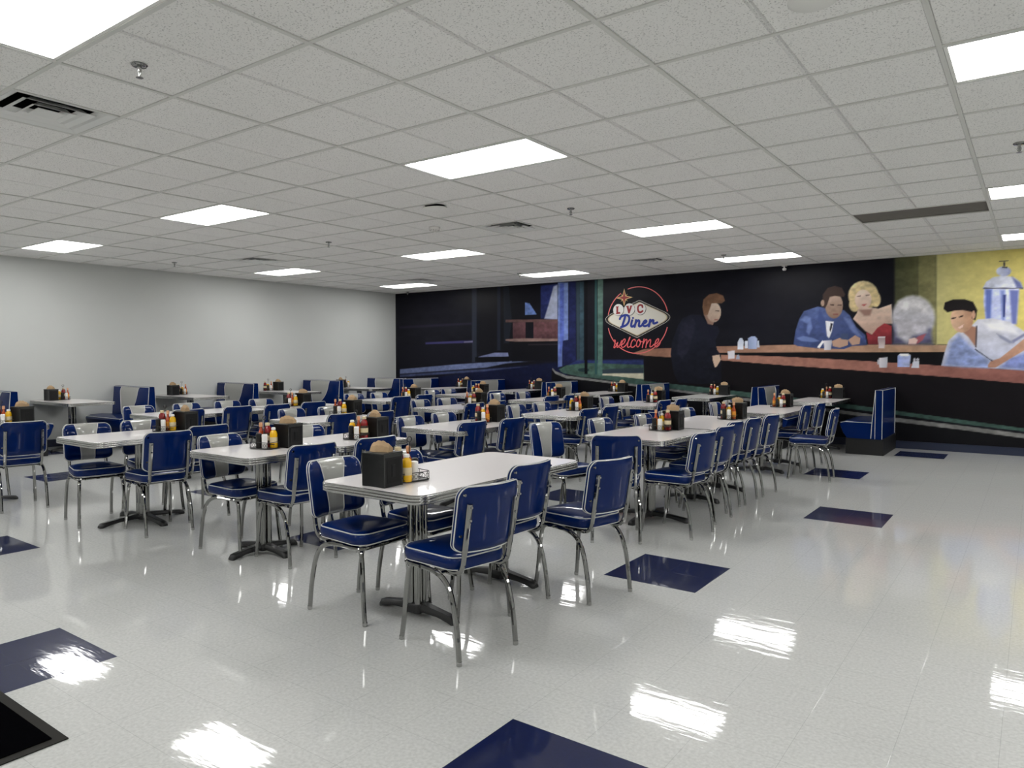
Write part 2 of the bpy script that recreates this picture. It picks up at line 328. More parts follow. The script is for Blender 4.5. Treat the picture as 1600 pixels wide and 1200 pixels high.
# ------------------------------------------------------------------ mural on the back wall
PAINT = [
 ('p',[(-12.455,0.748),(-9.634,1.127),(-7.863,1.286),(-7.381,0.856),(-5.861,0.746),(-5.849,-1.026),(-12.473,-1.102)],(16, 20, 44),0.05,(13, 16, 34),'z',0.2),
 ('p',[(-12.239,1.103),(-10.263,1.245),(-9.117,1.302),(-8.22,1.324),(-9.117,1.254),(-9.634,1.165),(-10.732,1.092),(-12.24,0.992)],(86, 95, 126),0.02,None,'z',0.25),
 ('p',[(-12.24,0.973),(-10.264,1.096),(-8.539,1.197),(-9.723,1.078),(-12.24,0.916)],(56, 63, 92),0.03,None,'z',0.3),
 ('p',[(-10.029,2.902),(-9.895,2.894),(-9.9,1.275),(-10.035,1.275)],(34, 38, 48),0.03,None,'z',0.0),
 ('p',[(-9.828,2.908),(-8.99,2.876),(-8.991,1.498),(-9.832,1.467)],(17, 17, 22),0.02,None,'z',0.0),
 ('p',[(-9.336,2.896),(-9.25,2.892),(-9.253,1.533),(-9.338,1.534)],(28, 32, 44),0.02,None,'z',0.0),
 ('p',[(-9.178,2.887),(-9.031,2.879),(-8.949,2.17),(-9.033,1.684),(-9.159,1.685)],(26, 30, 38),0.03,None,'z',0.0),
 ('p',[(-12.256,2.12),(-10.032,2.151),(-10.032,2.105),(-12.256,2.063)],(28, 26, 38),0.03,None,'z',0.0),
 ('p',[(-11.411,1.73),(-10.354,1.753),(-10.011,1.755),(-10.011,1.706),(-11.411,1.686)],(48, 46, 84),0.03,None,'z',0.0),
 ('p',[(-10.261,1.734),(-10.011,1.748),(-10.011,1.713),(-10.261,1.709)],(88, 86, 108),0.01,None,'z',0.0),
 ('p',[(-12.26,1.665),(-10.034,1.685),(-10.035,1.31),(-12.265,1.171)],(17, 17, 24),0.03,None,'z',0.0),
 ('p',[(-9.855,1.397),(-9.416,1.486),(-9.054,1.485),(-9.033,1.403),(-9.855,1.383)],(100, 106, 138),0.015,None,'z',0.2),
 ('p',[(-9.945,1.39),(-9.012,1.403),(-9.012,1.295),(-9.945,1.285)],(13, 13, 17),0.01,None,'z',0.0),
 ('p',[(-8.222,2.848),(-7.816,2.857),(-7.815,2.136),(-8.221,2.181)],(40, 48, 98),0.03,(30, 36, 74),'z',0.3),
 ('p',[(-7.912,2.814),(-7.816,2.841),(-7.815,2.142),(-8.135,2.171),(-8.026,2.466)],(160, 166, 184),0.03,(130, 135, 155),'z',0.15),
 ('p',[(-8.612,2.524),(-8.499,2.499),(-8.32,2.266),(-8.612,2.266)],(84, 104, 152),0.01,None,'z',0.4),
 ('p',[(-9.116,2.182),(-7.811,2.151),(-7.811,2.097),(-9.116,2.125)],(86, 64, 62),0.01,None,'z',0.2),
 ('p',[(-8.928,2.119),(-8.6,2.12),(-8.6,1.762),(-8.928,1.76)],(84, 58, 62),0.01,(70, 46, 50),'z',0.3),
 ('p',[(-8.399,2.114),(-7.811,2.103),(-7.81,1.756),(-8.399,1.752)],(90, 62, 64),0.01,(72, 48, 52),'z',0.3),
 ('p',[(-9.117,1.769),(-8.62,1.782),(-7.81,1.759),(-7.81,1.711),(-8.866,1.715),(-9.117,1.736)],(120, 98, 92),0.01,None,'z',0.2),
 ('p',[(-8.949,1.716),(-7.803,1.711),(-7.802,1.315),(-8.949,1.295)],(15, 15, 20),0.01,None,'z',0.0),
 ('p',[(-8.539,1.661),(-7.81,1.66),(-7.81,1.634),(-8.539,1.635)],(34, 30, 34),0.01,None,'z',0.0),
 ('p',[(-7.809,2.888),(-7.565,2.873),(-7.562,1.73),(-7.7,1.716),(-7.699,1.203),(-7.806,1.186)],(104, 120, 162),0.02,(78, 92, 140),'z',0.25),
 ('p',[(-7.76,2.869),(-7.666,2.864),(-7.663,1.748),(-7.756,1.363)],(70, 84, 148),0.03,None,'z',0.3),
 ('p',[(-7.554,2.888),(-7.387,2.878),(-7.383,1.332),(-7.688,1.203),(-7.689,1.71),(-7.551,1.724)],(26, 30, 62),0.02,None,'z',0.3),
 ('p',[(-7.387,2.878),(-7.307,2.873),(-7.302,1.237),(-7.364,1.237)],(40, 52, 60),0.02,None,'z',0.0),
 ('p',[(-7.307,2.873),(-7.206,2.867),(-7.2,1.207),(-7.302,1.206)],(42, 58, 66),0.02,None,'z',0.3),
 ('p',[(-7.605,1.223),(-7.383,1.326),(-5.916,1.341),(-5.916,1.221),(-7.382,1.199)],(34, 42, 80),0.04,None,'z',0.3),
 ('p',[(-7.786,1.144),(-7.605,1.223),(-7.164,1.276),(-5.916,1.245),(-5.861,0.841),(-6.806,0.968),(-7.382,1.021),(-7.68,1.068)],(50, 70, 62),0.015,(58, 78, 70),'z',0.35),
 ('p',[(-7.077,1.138),(-7.083,1.127),(-7.101,1.116),(-7.13,1.108),(-7.166,1.102),(-7.207,1.099),(-7.247,1.101),(-7.284,1.106),(-7.313,1.114),(-7.332,1.124),(-7.338,1.136),(-7.332,1.148),(-7.313,1.158),(-7.284,1.167),(-7.247,1.173),(-7.207,1.175),(-7.167,1.173),(-7.13,1.168),(-7.102,1.16),(-7.083,1.15)],(30, 44, 48),0.02,None,'z',0.0),
 ('p',[(-6.793,1.144),(-6.585,1.168),(-5.922,1.186),(-5.921,1.083),(-6.793,1.07)],(40, 50, 58),0.02,None,'z',0.0),
 ('p',[(-6.793,1.067),(-6.529,1.078),(-5.921,1.088),(-5.914,0.969),(-6.392,1.011),(-6.793,1.036)],(160, 156, 138),0.02,None,'z',0.12),
 ('p',[(-7.195,2.898),(-7.126,2.893),(-7.119,1.003),(-7.188,1.002)],(10, 10, 14),0.008,None,'z',0.0),
 ('p',[(-6.963,2.883),(-6.913,2.88),(-6.905,1.053),(-6.955,1.052)],(38, 66, 66),0.01,None,'z',0.0),
 ('p',[(-6.899,2.894),(-6.78,2.887),(-6.786,1.039),(-6.891,1.038)],(76, 98, 90),0.01,(62, 86, 80),'z',0.3),
 ('p',[(-7.955,1.143),(-7.863,1.053),(-7.605,0.98),(-7.09,0.938),(-6.528,0.887),(-4.988,0.77),(-2.726,0.585),(-1.698,0.49),(0.025,0.305),(0.037,-0.228),(-7.951,-0.984)],(14, 14, 17),0.01,None,'z',0.0),
 ('p',[(-7.741,1.145),(-7.309,1.065),(-6.529,1.026),(-5.927,0.977),(-4.989,0.902),(-3.993,0.836),(-2.728,0.729),(-1.709,0.626),(-0.885,0.547),(0.022,0.47),(0.025,0.335),(-0.883,0.416),(-1.707,0.509),(-2.726,0.606),(-3.991,0.704),(-4.988,0.776),(-5.926,0.869),(-6.529,0.943),(-7.308,1.005),(-7.741,1.093)],(52, 72, 66),0.008,None,'z',0.3),
 ('p',[(-7.94,1.175),(-7.863,1.107),(-7.605,1.021),(-7.091,0.973),(-6.528,0.919),(-5.992,0.869),(-4.988,0.773),(-3.991,0.685),(-2.726,0.57),(-1.707,0.462),(-0.882,0.391),(0.025,0.3),(0.027,0.239),(-0.881,0.329),(-1.705,0.399),(-2.725,0.518),(-3.991,0.636),(-4.988,0.732),(-5.991,0.831),(-6.528,0.879),(-7.09,0.928),(-7.605,0.964),(-7.863,1.051),(-7.94,1.136)],(104, 104, 102),0.008,None,'z',0.25),
 ('p',[(-1.778,3.003),(-1.471,2.976),(-1.446,1.571),(-1.754,1.574)],(62, 64, 46),0.04,(84, 84, 58),'x',0.2),
 ('p',[(-1.476,3.003),(-1.225,2.981),(-1.199,1.569),(-1.451,1.571)],(104, 102, 70),0.05,(122, 118, 82),'x',0.2),
 ('p',[(-1.231,3.035),(-0.05,2.927),(-0.021,1.556),(-1.204,1.569)],(168, 162, 112),0.03,(182, 168, 94),'x',0.05),
 ('p',[(-5.917,1.412),(-4.479,1.365),(-2.639,1.213),(-1.056,1.095),(0.01,1.005),(0.024,0.376),(-2.631,0.671),(-4.989,0.873),(-5.914,0.947)],(15, 13, 16),0.006,None,'z',0.0),
 ('p',[(-6.154,1.46),(-5.892,1.543),(-5.36,1.55),(-5.359,1.382),(-5.93,1.418)],(126, 92, 76),0.008,None,'z',0.15),
 ('p',[(-4.526,1.488),(0.001,1.464),(0.008,1.102),(-4.525,1.41)],(12, 12, 15),0.005,None,'z',0.0),
 ('p',[(-4.538,1.578),(-3.174,1.586),(-1.734,1.58),(-1.081,1.564),(-0.903,1.46),(-2.643,1.468),(-4.503,1.466)],(130, 98, 82),0.006,(148, 120, 98),'x',0.15),
 ('p',[(-4.502,1.432),(-3.333,1.392),(-2.641,1.356),(-1.165,1.263),(0.006,1.191),(0.01,1.005),(-1.056,1.095),(-2.639,1.203),(-3.332,1.249),(-4.456,1.332)],(132, 96, 82),0.006,(120, 78, 72),'x',0.15),
 ('p',[(-0.625,2.366),(-0.218,2.343),(-0.225,2.058),(-0.237,1.846),(-0.318,1.832),(-0.594,1.856),(-0.631,2.174)],(150, 158, 196),0.02,(186, 190, 208),'x',0.25),
 ('p',[(-0.611,2.348),(-0.534,2.344),(-0.54,1.921),(-0.595,1.922)],(84, 98, 156),0.03,None,'z',0.0),
 ('p',[(-0.437,2.33),(-0.382,2.327),(-0.374,1.899),(-0.408,1.9)],(110, 122, 172),0.03,None,'z',0.0),
 ('p',[(-0.328,2.324),(-0.22,2.318),(-0.237,1.846),(-0.291,1.847)],(92, 100, 150),0.03,None,'z',0.0),
 ('p',[(-0.402,2.262),(-0.365,2.261),(-0.375,1.949),(-0.397,1.949)],(52, 60, 110),0.01,None,'z',0.0),
 ('p',[(-0.644,2.367),(-0.606,2.456),(-0.524,2.517),(-0.4,2.534),(-0.278,2.501),(-0.202,2.423),(-0.171,2.34)],(160, 164, 180),0.015,(186, 188, 196),'x',0.2),
 ('p',[(-0.305,2.511),(-0.202,2.423),(-0.171,2.34),(-0.248,2.352)],(88, 94, 134),0.03,None,'z',0.0),
 ('p',[(-0.639,2.375),(-0.171,2.348),(-0.171,2.332),(-0.639,2.358)],(72, 72, 90),0.006,None,'z',0.0),
 ('p',[(-0.314,2.585),(-0.318,2.564),(-0.33,2.546),(-0.349,2.532),(-0.373,2.524),(-0.4,2.522),(-0.427,2.527),(-0.452,2.539),(-0.472,2.555),(-0.485,2.576),(-0.489,2.597),(-0.486,2.619),(-0.473,2.637),(-0.454,2.651),(-0.43,2.659),(-0.403,2.66),(-0.376,2.655),(-0.351,2.643),(-0.332,2.627),(-0.319,2.607)],(164, 168, 182),0.012,(120, 126, 158),'x',0.2),
 ('p',[(-0.423,2.658),(-0.355,2.653),(-0.362,2.634),(-0.416,2.638)],(30, 32, 44),0.006,None,'z',0.0),
 ('p',[(-0.407,2.723),(-0.388,2.721),(-0.384,2.659),(-0.403,2.66)],(70, 66, 60),0.006,None,'z',0.0),
 ('p',[(-0.457,2.743),(-0.35,2.738),(-0.35,2.725),(-0.456,2.727)],(70, 66, 60),0.006,None,'z',0.0),
 ('p',[(-5.327,1.109),(-5.384,1.434),(-5.361,1.666),(-5.241,1.965),(-5.156,2.088),(-5.0,2.149),(-4.834,2.135),(-4.669,1.949),(-4.507,1.923),(-4.479,1.833),(-4.551,1.678),(-4.526,1.522),(-4.452,1.432),(-4.429,0.942),(-4.799,0.911),(-5.232,0.925)],(26, 28, 40),0.012,(16, 17, 24),'z',0.25),
 ('p',[(-4.81,2.066),(-4.623,1.948),(-4.518,1.812),(-4.619,1.59),(-4.714,1.771)],(22, 23, 34),0.02,None,'z',0.0),
 ('p',[(-4.606,1.41),(-4.48,1.432),(-4.451,1.343),(-4.523,1.22),(-4.558,1.208),(-4.593,1.32)],(168, 146, 128),0.008,None,'z',0.0),
 ('p',[(-4.764,2.132),(-4.695,2.264),(-4.532,2.124),(-4.6,1.948),(-4.692,1.973)],(120, 96, 84),0.012,None,'z',0.0),
 ('p',[(-4.455,2.166),(-4.461,2.112),(-4.479,2.065),(-4.506,2.027),(-4.542,2.004),(-4.582,1.996),(-4.622,2.006),(-4.658,2.032),(-4.687,2.071),(-4.706,2.121),(-4.713,2.175),(-4.707,2.229),(-4.689,2.277),(-4.661,2.315),(-4.625,2.338),(-4.585,2.345),(-4.545,2.334),(-4.509,2.308),(-4.481,2.269),(-4.462,2.22)],(176, 160, 146),0.01,(140, 120, 106),'z',0.1),
 ('p',[(-4.793,2.268),(-4.778,2.403),(-4.674,2.487),(-4.536,2.503),(-4.422,2.452),(-4.389,2.362),(-4.443,2.321),(-4.626,2.329),(-4.694,2.13),(-4.764,2.132)],(88, 64, 50),0.012,(112, 84, 64),'z',0.3),
 ('p',[(-4.556,2.203),(-4.483,2.196),(-4.483,2.182),(-4.556,2.187)],(60, 46, 42),0.006,None,'z',0.0),
 ('p',[(-4.577,2.048),(-4.509,2.05),(-4.513,2.032),(-4.573,2.032)],(120, 80, 76),0.006,None,'z',0.0),
 ('p',[(-3.236,1.6),(-3.203,1.832),(-3.149,2.013),(-3.08,2.134),(-2.87,2.199),(-2.671,2.159),(-2.476,2.127),(-2.386,2.036),(-2.296,1.859),(-2.164,1.73),(-2.132,1.572),(-2.349,1.559),(-2.467,1.512),(-2.861,1.528),(-3.175,1.567)],(66, 78, 116),0.012,(46, 56, 90),'z',0.25),
 ('p',[(-2.839,2.165),(-2.744,1.951),(-2.71,1.692),(-2.788,1.79),(-2.867,1.987)],(56, 68, 108),0.03,None,'z',0.0),
 ('p',[(-2.96,1.99),(-2.927,1.859),(-3.019,1.729),(-3.145,1.666),(-3.02,1.795)],(50, 60, 98),0.03,None,'z',0.0),
 ('p',[(-2.608,1.996),(-2.505,2.04),(-2.53,1.785),(-2.649,1.691)],(58, 68, 104),0.03,None,'z',0.0),
 ('p',[(-2.747,1.968),(-2.623,1.948),(-2.651,1.787),(-2.687,1.688),(-2.722,1.724)],(188, 188, 192),0.012,None,'z',0.0),
 ('p',[(-2.668,1.933),(-2.637,1.916),(-2.666,1.788),(-2.684,1.82)],(30, 28, 36),0.01,None,'z',0.0),
 ('p',[(-2.492,2.199),(-2.498,2.136),(-2.515,2.08),(-2.544,2.036),(-2.58,2.008),(-2.621,1.999),(-2.662,2.011),(-2.699,2.041),(-2.73,2.088),(-2.749,2.146),(-2.757,2.21),(-2.751,2.274),(-2.733,2.331),(-2.704,2.375),(-2.668,2.402),(-2.627,2.41),(-2.586,2.398),(-2.549,2.367),(-2.519,2.32),(-2.499,2.263)],(158, 138, 124),0.012,(112, 90, 78),'z',0.12),
 ('p',[(-2.794,2.212),(-2.793,2.39),(-2.721,2.491),(-2.616,2.517),(-2.511,2.479),(-2.462,2.373),(-2.479,2.334),(-2.614,2.357),(-2.689,2.344),(-2.725,2.225),(-2.762,2.162)],(56, 44, 40),0.012,None,'z',0.0),
 ('p',[(-2.68,2.231),(-2.624,2.221),(-2.627,2.205),(-2.68,2.212)],(48, 36, 34),0.008,None,'z',0.0),
 ('p',[(-2.567,2.218),(-2.507,2.213),(-2.51,2.197),(-2.567,2.202)],(48, 36, 34),0.008,None,'z',0.0),
 ('p',[(-2.64,2.077),(-2.557,2.074),(-2.564,2.055),(-2.632,2.057)],(110, 70, 64),0.008,None,'z',0.0),
 ('p',[(-2.767,2.251),(-2.768,2.235),(-2.771,2.221),(-2.777,2.21),(-2.785,2.203),(-2.793,2.201),(-2.802,2.204),(-2.81,2.211),(-2.816,2.223),(-2.82,2.238),(-2.822,2.254),(-2.821,2.27),(-2.817,2.284),(-2.811,2.295),(-2.803,2.302),(-2.795,2.304),(-2.786,2.301),(-2.779,2.294),(-2.772,2.282),(-2.768,2.267)],(140, 118, 104),0.01,None,'z',0.0),
 ('p',[(-2.648,1.642),(-2.529,1.692),(-2.41,1.671),(-2.409,1.575),(-2.527,1.536),(-2.632,1.561)],(150, 122, 106),0.01,None,'z',0.0),
 ('p',[(-2.41,1.655),(-2.308,1.73),(-2.232,1.684),(-2.241,1.589),(-2.35,1.575)],(150, 122, 106),0.01,None,'z',0.0),
 ('p',[(-2.869,1.547),(-2.786,1.66),(-2.767,1.628),(-2.83,1.527)],(196, 196, 200),0.008,None,'z',0.0),
 ('p',[(-2.515,1.761),(-2.411,1.759),(-2.41,1.655),(-2.514,1.672)],(56, 66, 92),0.01,None,'z',0.0),
 ('p',[(-2.773,1.652),(-2.646,1.658),(-2.658,1.5),(-2.756,1.498)],(182, 180, 184),0.008,(140, 140, 150),'x',0.0),
 ('p',[(-1.986,2.333),(-1.995,2.264),(-2.024,2.202),(-2.07,2.154),(-2.129,2.125),(-2.196,2.116),(-2.263,2.13),(-2.324,2.165),(-2.373,2.218),(-2.406,2.283),(-2.418,2.355),(-2.408,2.425),(-2.378,2.488),(-2.33,2.536),(-2.27,2.564),(-2.203,2.571),(-2.136,2.556),(-2.076,2.52),(-2.028,2.468),(-1.997,2.403)],(190, 174, 134),0.02,(160, 140, 102),'z',0.3),
 ('p',[(-2.234,2.204),(-2.238,2.169),(-2.249,2.138),(-2.268,2.114),(-2.291,2.098),(-2.317,2.094),(-2.343,2.1),(-2.367,2.118),(-2.386,2.144),(-2.399,2.176),(-2.404,2.211),(-2.4,2.247),(-2.388,2.278),(-2.37,2.302),(-2.347,2.317),(-2.32,2.322),(-2.294,2.315),(-2.271,2.297),(-2.252,2.271),(-2.239,2.239)],(180, 162, 122),0.02,None,'z',0.3),
 ('p',[(-1.954,2.27),(-1.957,2.233),(-1.966,2.201),(-1.982,2.175),(-2.002,2.159),(-2.025,2.155),(-2.048,2.161),(-2.069,2.179),(-2.085,2.206),(-2.097,2.24),(-2.101,2.276),(-2.098,2.313),(-2.088,2.346),(-2.072,2.371),(-2.052,2.387),(-2.029,2.391),(-2.006,2.384),(-1.985,2.366),(-1.969,2.339),(-1.958,2.306)],(180, 162, 122),0.02,None,'z',0.3),
 ('p',[(-2.271,2.143),(-2.085,2.151),(-1.985,2.131),(-1.805,2.193),(-1.783,1.892),(-1.897,1.896),(-2.063,1.728),(-2.165,1.793),(-2.267,1.906),(-2.342,1.987),(-2.285,2.08)],(188, 168, 152),0.012,(150, 124, 112),'z',0.12),
 ('p',[(-2.271,2.127),(-2.07,2.127),(-2.097,2.026),(-2.183,2.029)],(130, 102, 92),0.03,None,'z',0.0),
 ('p',[(-2.084,2.276),(-2.089,2.229),(-2.105,2.187),(-2.13,2.154),(-2.162,2.133),(-2.199,2.127),(-2.235,2.136),(-2.269,2.159),(-2.296,2.195),(-2.313,2.239),(-2.32,2.287),(-2.315,2.334),(-2.299,2.377),(-2.273,2.409),(-2.24,2.43),(-2.204,2.435),(-2.167,2.426),(-2.134,2.402),(-2.107,2.367),(-2.09,2.323)],(200, 182, 168),0.012,(176, 152, 138),'z',0.08),
 ('p',[(-2.289,2.341),(-2.234,2.346),(-2.234,2.333),(-2.289,2.326)],(90, 66, 58),0.008,None,'z',0.0),
 ('p',[(-2.165,2.348),(-2.113,2.355),(-2.113,2.343),(-2.162,2.333)],(90, 66, 58),0.008,None,'z',0.0),
 ('p',[(-2.236,2.204),(-2.15,2.21),(-2.185,2.177)],(150, 70, 70),0.008,None,'z',0.0),
 ('p',[(-2.15,1.777),(-2.071,1.728),(-1.994,1.836),(-1.897,1.905),(-1.799,1.862),(-1.786,1.584),(-2.118,1.585)],(140, 52, 56),0.012,(92, 34, 40),'z',0.2),
 ('p',[(-1.225,1.967),(-1.237,1.865),(-1.275,1.773),(-1.336,1.7),(-1.415,1.654),(-1.503,1.639),(-1.593,1.657),(-1.675,1.706),(-1.741,1.783),(-1.785,1.879),(-1.801,1.985),(-1.789,2.091),(-1.748,2.184),(-1.684,2.256),(-1.604,2.3),(-1.515,2.312),(-1.426,2.292),(-1.346,2.24),(-1.282,2.164),(-1.241,2.07)],(176, 174, 176),0.05,(142, 142, 152),'z',0.2),
 ('p',[(-1.772,1.892),(-1.275,1.819),(-1.249,1.575),(-1.781,1.581)],(96, 96, 118),0.06,(70, 70, 94),'z',0.3),
 ('p',[(-1.76,1.953),(-1.303,1.939),(-1.326,1.76),(-1.511,1.703),(-1.59,1.597),(-1.728,1.707)],(158, 156, 162),0.06,None,'z',0.2),
 ('p',[(-1.51,1.642),(-1.431,1.701),(-1.339,1.737),(-1.377,1.64),(-1.442,1.588),(-1.562,1.582)],(136, 76, 84),0.02,None,'z',0.0),
 ('p',[(-1.569,1.582),(-1.564,1.658),(-1.484,1.68),(-1.443,1.641),(-1.468,1.581)],(184, 160, 152),0.012,None,'z',0.0),
 ('p',[(-3.133,1.996),(-3.063,2.059),(-2.976,2.024),(-2.943,1.859),(-2.996,1.745),(-3.036,1.796),(-3.022,1.927)],(86, 100, 142),0.03,None,'z',0.2),
 ('p',[(-2.474,2.007),(-2.385,1.988),(-2.28,1.811),(-2.206,1.699),(-2.279,1.716),(-2.383,1.83)],(82, 94, 134),0.03,None,'z',0.2),
 ('p',[(-3.193,1.699),(-3.082,1.731),(-2.925,1.695),(-2.832,1.645),(-2.94,1.63),(-3.113,1.649)],(84, 98, 138),0.02,None,'z',0.0),
 ('p',[(-1.709,2.227),(-1.521,2.279),(-1.36,2.181),(-1.305,2.029),(-1.505,2.112),(-1.68,2.089)],(188, 186, 188),0.08,None,'z',0.2),
 ('p',[(-1.985,1.702),(-1.883,1.7),(-1.891,1.52),(-1.972,1.521)],(128, 108, 110),0.006,(176, 168, 168),'z',0.0),
 ('p',[(-1.981,1.702),(-1.885,1.7),(-1.888,1.682),(-1.978,1.683)],(190, 184, 184),0.004,None,'z',0.0),
 ('p',[(-1.966,1.376),(-1.847,1.384),(-1.852,1.225),(-1.953,1.221)],(184, 182, 186),0.006,(150, 150, 158),'x',0.0),
 ('p',[(-1.953,1.309),(-1.954,1.296),(-1.956,1.285),(-1.96,1.276),(-1.965,1.27),(-1.971,1.268),(-1.977,1.27),(-1.982,1.276),(-1.986,1.285),(-1.989,1.296),(-1.99,1.309),(-1.989,1.321),(-1.987,1.333),(-1.983,1.342),(-1.978,1.347),(-1.972,1.349),(-1.967,1.347),(-1.961,1.342),(-1.957,1.333),(-1.954,1.321)],(150, 150, 156),0.006,None,'z',0.0),
 ('p',[(-1.706,1.414),(-1.668,1.436),(-1.573,1.435),(-1.535,1.411),(-1.543,1.234),(-1.709,1.236)],(122, 134, 174),0.008,(150, 158, 190),'x',0.3),
 ('p',[(-1.701,1.424),(-1.662,1.439),(-1.573,1.438),(-1.538,1.417),(-1.573,1.402),(-1.668,1.402)],(196, 198, 206),0.006,None,'z',0.0),
 ('p',[(-1.522,1.225),(-1.501,1.323),(-1.424,1.323),(-1.417,1.226)],(170, 172, 182),0.006,None,'z',0.0),
 ('p',[(-1.464,1.347),(-1.465,1.339),(-1.468,1.333),(-1.472,1.327),(-1.477,1.324),(-1.483,1.323),(-1.488,1.324),(-1.494,1.327),(-1.498,1.333),(-1.501,1.339),(-1.502,1.347),(-1.501,1.354),(-1.498,1.361),(-1.494,1.367),(-1.489,1.37),(-1.483,1.371),(-1.478,1.37),(-1.472,1.367),(-1.468,1.361),(-1.465,1.354)],(150, 150, 158),0.005,None,'z',0.0),
 ('p',[(-1.422,1.347),(-1.422,1.34),(-1.425,1.333),(-1.429,1.327),(-1.434,1.324),(-1.44,1.323),(-1.446,1.324),(-1.451,1.327),(-1.455,1.333),(-1.458,1.339),(-1.459,1.347),(-1.458,1.354),(-1.456,1.361),(-1.452,1.367),(-1.446,1.37),(-1.441,1.371),(-1.435,1.37),(-1.43,1.367),(-1.425,1.361),(-1.423,1.355)],(150, 150, 158),0.005,None,'z',0.0),
 ('p',[(-4.157,1.519),(-4.156,1.651),(-4.124,1.716),(-4.084,1.715),(-4.052,1.649),(-4.06,1.518)],(150, 156, 170),0.006,(186, 190, 198),'z',0.0),
 ('p',[(-4.034,1.536),(-4.031,1.66),(-3.987,1.659),(-3.981,1.535)],(170, 174, 184),0.006,None,'z',0.0),
 ('p',[(-3.979,1.529),(-3.981,1.709),(-3.927,1.739),(-3.862,1.734),(-3.827,1.701),(-3.83,1.528)],(112, 124, 152),0.006,(140, 150, 176),'x',0.0),
 ('p',[(-3.83,1.549),(-3.827,1.657),(-3.797,1.668),(-3.787,1.549)],(150, 156, 170),0.006,None,'z',0.0),
 ('p',[(-4.333,1.487),(-4.21,1.502),(-4.213,1.361),(-4.32,1.354)],(176, 174, 180),0.006,None,'z',0.0),
 ('p',[(-4.186,1.348),(-4.173,1.427),(-4.134,1.431),(-4.115,1.348)],(130, 136, 152),0.006,None,'z',0.0),
 ('p',[(-1.135,1.258),(-1.091,1.474),(-1.05,1.628),(-0.949,1.738),(-0.792,1.81),(-0.694,1.926),(-0.512,1.936),(-0.319,1.881),(-0.149,1.746),(0.031,1.661),(0.042,1.193),(-0.138,1.2),(-0.638,1.233)],(176, 176, 184),0.012,(150, 154, 172),'z',0.12),
 ('p',[(-1.087,1.267),(-1.02,1.594),(-0.919,1.711),(-0.743,1.506),(-0.542,1.337),(-0.554,1.237),(-0.867,1.243)],(118, 130, 168),0.06,None,'z',0.3),
 ('p',[(-0.415,1.238),(-0.308,1.371),(-0.143,1.436),(0.036,1.452),(0.042,1.193)],(106, 116, 160),0.05,None,'z',0.3),
 ('p',[(-0.936,1.814),(-0.792,1.844),(-0.699,1.808),(-0.707,1.522),(-0.803,1.675)],(140, 104, 88),0.015,None,'z',0.0),
 ('p',[(-0.747,1.936),(-0.752,1.874),(-0.771,1.819),(-0.801,1.776),(-0.84,1.749),(-0.884,1.74),(-0.928,1.75),(-0.968,1.78),(-1.001,1.825),(-1.022,1.882),(-1.031,1.945),(-1.025,2.007),(-1.005,2.062),(-0.974,2.105),(-0.935,2.132),(-0.891,2.14),(-0.848,2.129),(-0.808,2.099),(-0.776,2.053),(-0.755,1.997)],(186, 156, 132),0.012,(150, 114, 92),'x',0.1),
 ('p',[(-1.121,2.093),(-1.105,2.187),(-1.002,2.225),(-0.857,2.221),(-0.756,2.18),(-0.702,2.06),(-0.722,1.91),(-0.763,1.944),(-0.77,2.037),(-0.883,2.067),(-0.984,2.062),(-1.072,2.04)],(28, 25, 26),0.012,None,'z',0.0),
 ('p',[(-1.026,1.953),(-0.961,1.968),(-0.96,1.951),(-1.023,1.936)],(44, 34, 32),0.007,None,'z',0.0),
 ('p',[(-0.927,1.975),(-0.87,1.995),(-0.869,1.975),(-0.924,1.956)],(44, 34, 32),0.007,None,'z',0.0),
 ('p',[(-0.936,1.817),(-0.864,1.863),(-0.875,1.819),(-0.914,1.796)],(196, 170, 160),0.007,None,'z',0.0),
 ('p',[(-0.724,1.994),(-0.725,1.976),(-0.727,1.96),(-0.732,1.948),(-0.738,1.94),(-0.745,1.937),(-0.753,1.94),(-0.759,1.949),(-0.764,1.961),(-0.768,1.977),(-0.769,1.995),(-0.769,2.013),(-0.766,2.029),(-0.761,2.041),(-0.755,2.049),(-0.748,2.052),(-0.741,2.049),(-0.734,2.04),(-0.729,2.027),(-0.725,2.011)],(170, 134, 112),0.008,None,'z',0.0),
 ('p',[(-0.561,1.27),(-0.528,1.329),(-0.418,1.371),(-0.284,1.502),(-0.147,1.64),(0.03,1.726),(0.034,1.532),(-0.144,1.477),(-0.335,1.338),(-0.47,1.234),(-0.554,1.234)],(172, 136, 114),0.012,(140, 104, 88),'z',0.12),
 ('p',[(-0.714,1.506),(-0.542,1.362),(-0.5,1.338),(-0.507,1.324),(-0.721,1.492)],(40, 40, 54),0.008,None,'z',0.0),
 ('p',[(-0.714,1.834),(-0.695,1.833),(-0.703,1.522),(-0.717,1.526)],(60, 58, 66),0.008,None,'z',0.0),
 ('p',[(-5.168,2.009),(-5.0,2.106),(-4.904,2.046),(-4.95,1.82),(-5.043,1.502),(-5.162,1.365),(-5.261,1.457),(-5.239,1.78)],(30, 31, 43),0.04,None,'z',0.3),
 ('p',[(-5.0,2.14),(-4.834,2.135),(-4.715,1.951),(-4.62,1.679),(-4.713,1.681),(-4.88,1.932)],(24, 25, 36),0.02,None,'z',0.0),
 ('p',[(-0.622,1.873),(-0.428,1.892),(-0.263,1.814),(-0.207,1.698),(-0.37,1.734),(-0.55,1.771)],(196, 196, 200),0.06,None,'z',0.0),
 ('p',[(-0.466,1.72),(-0.369,1.668),(-0.259,1.584),(-0.313,1.577),(-0.424,1.653)],(120, 122, 144),0.02,None,'z',0.0),
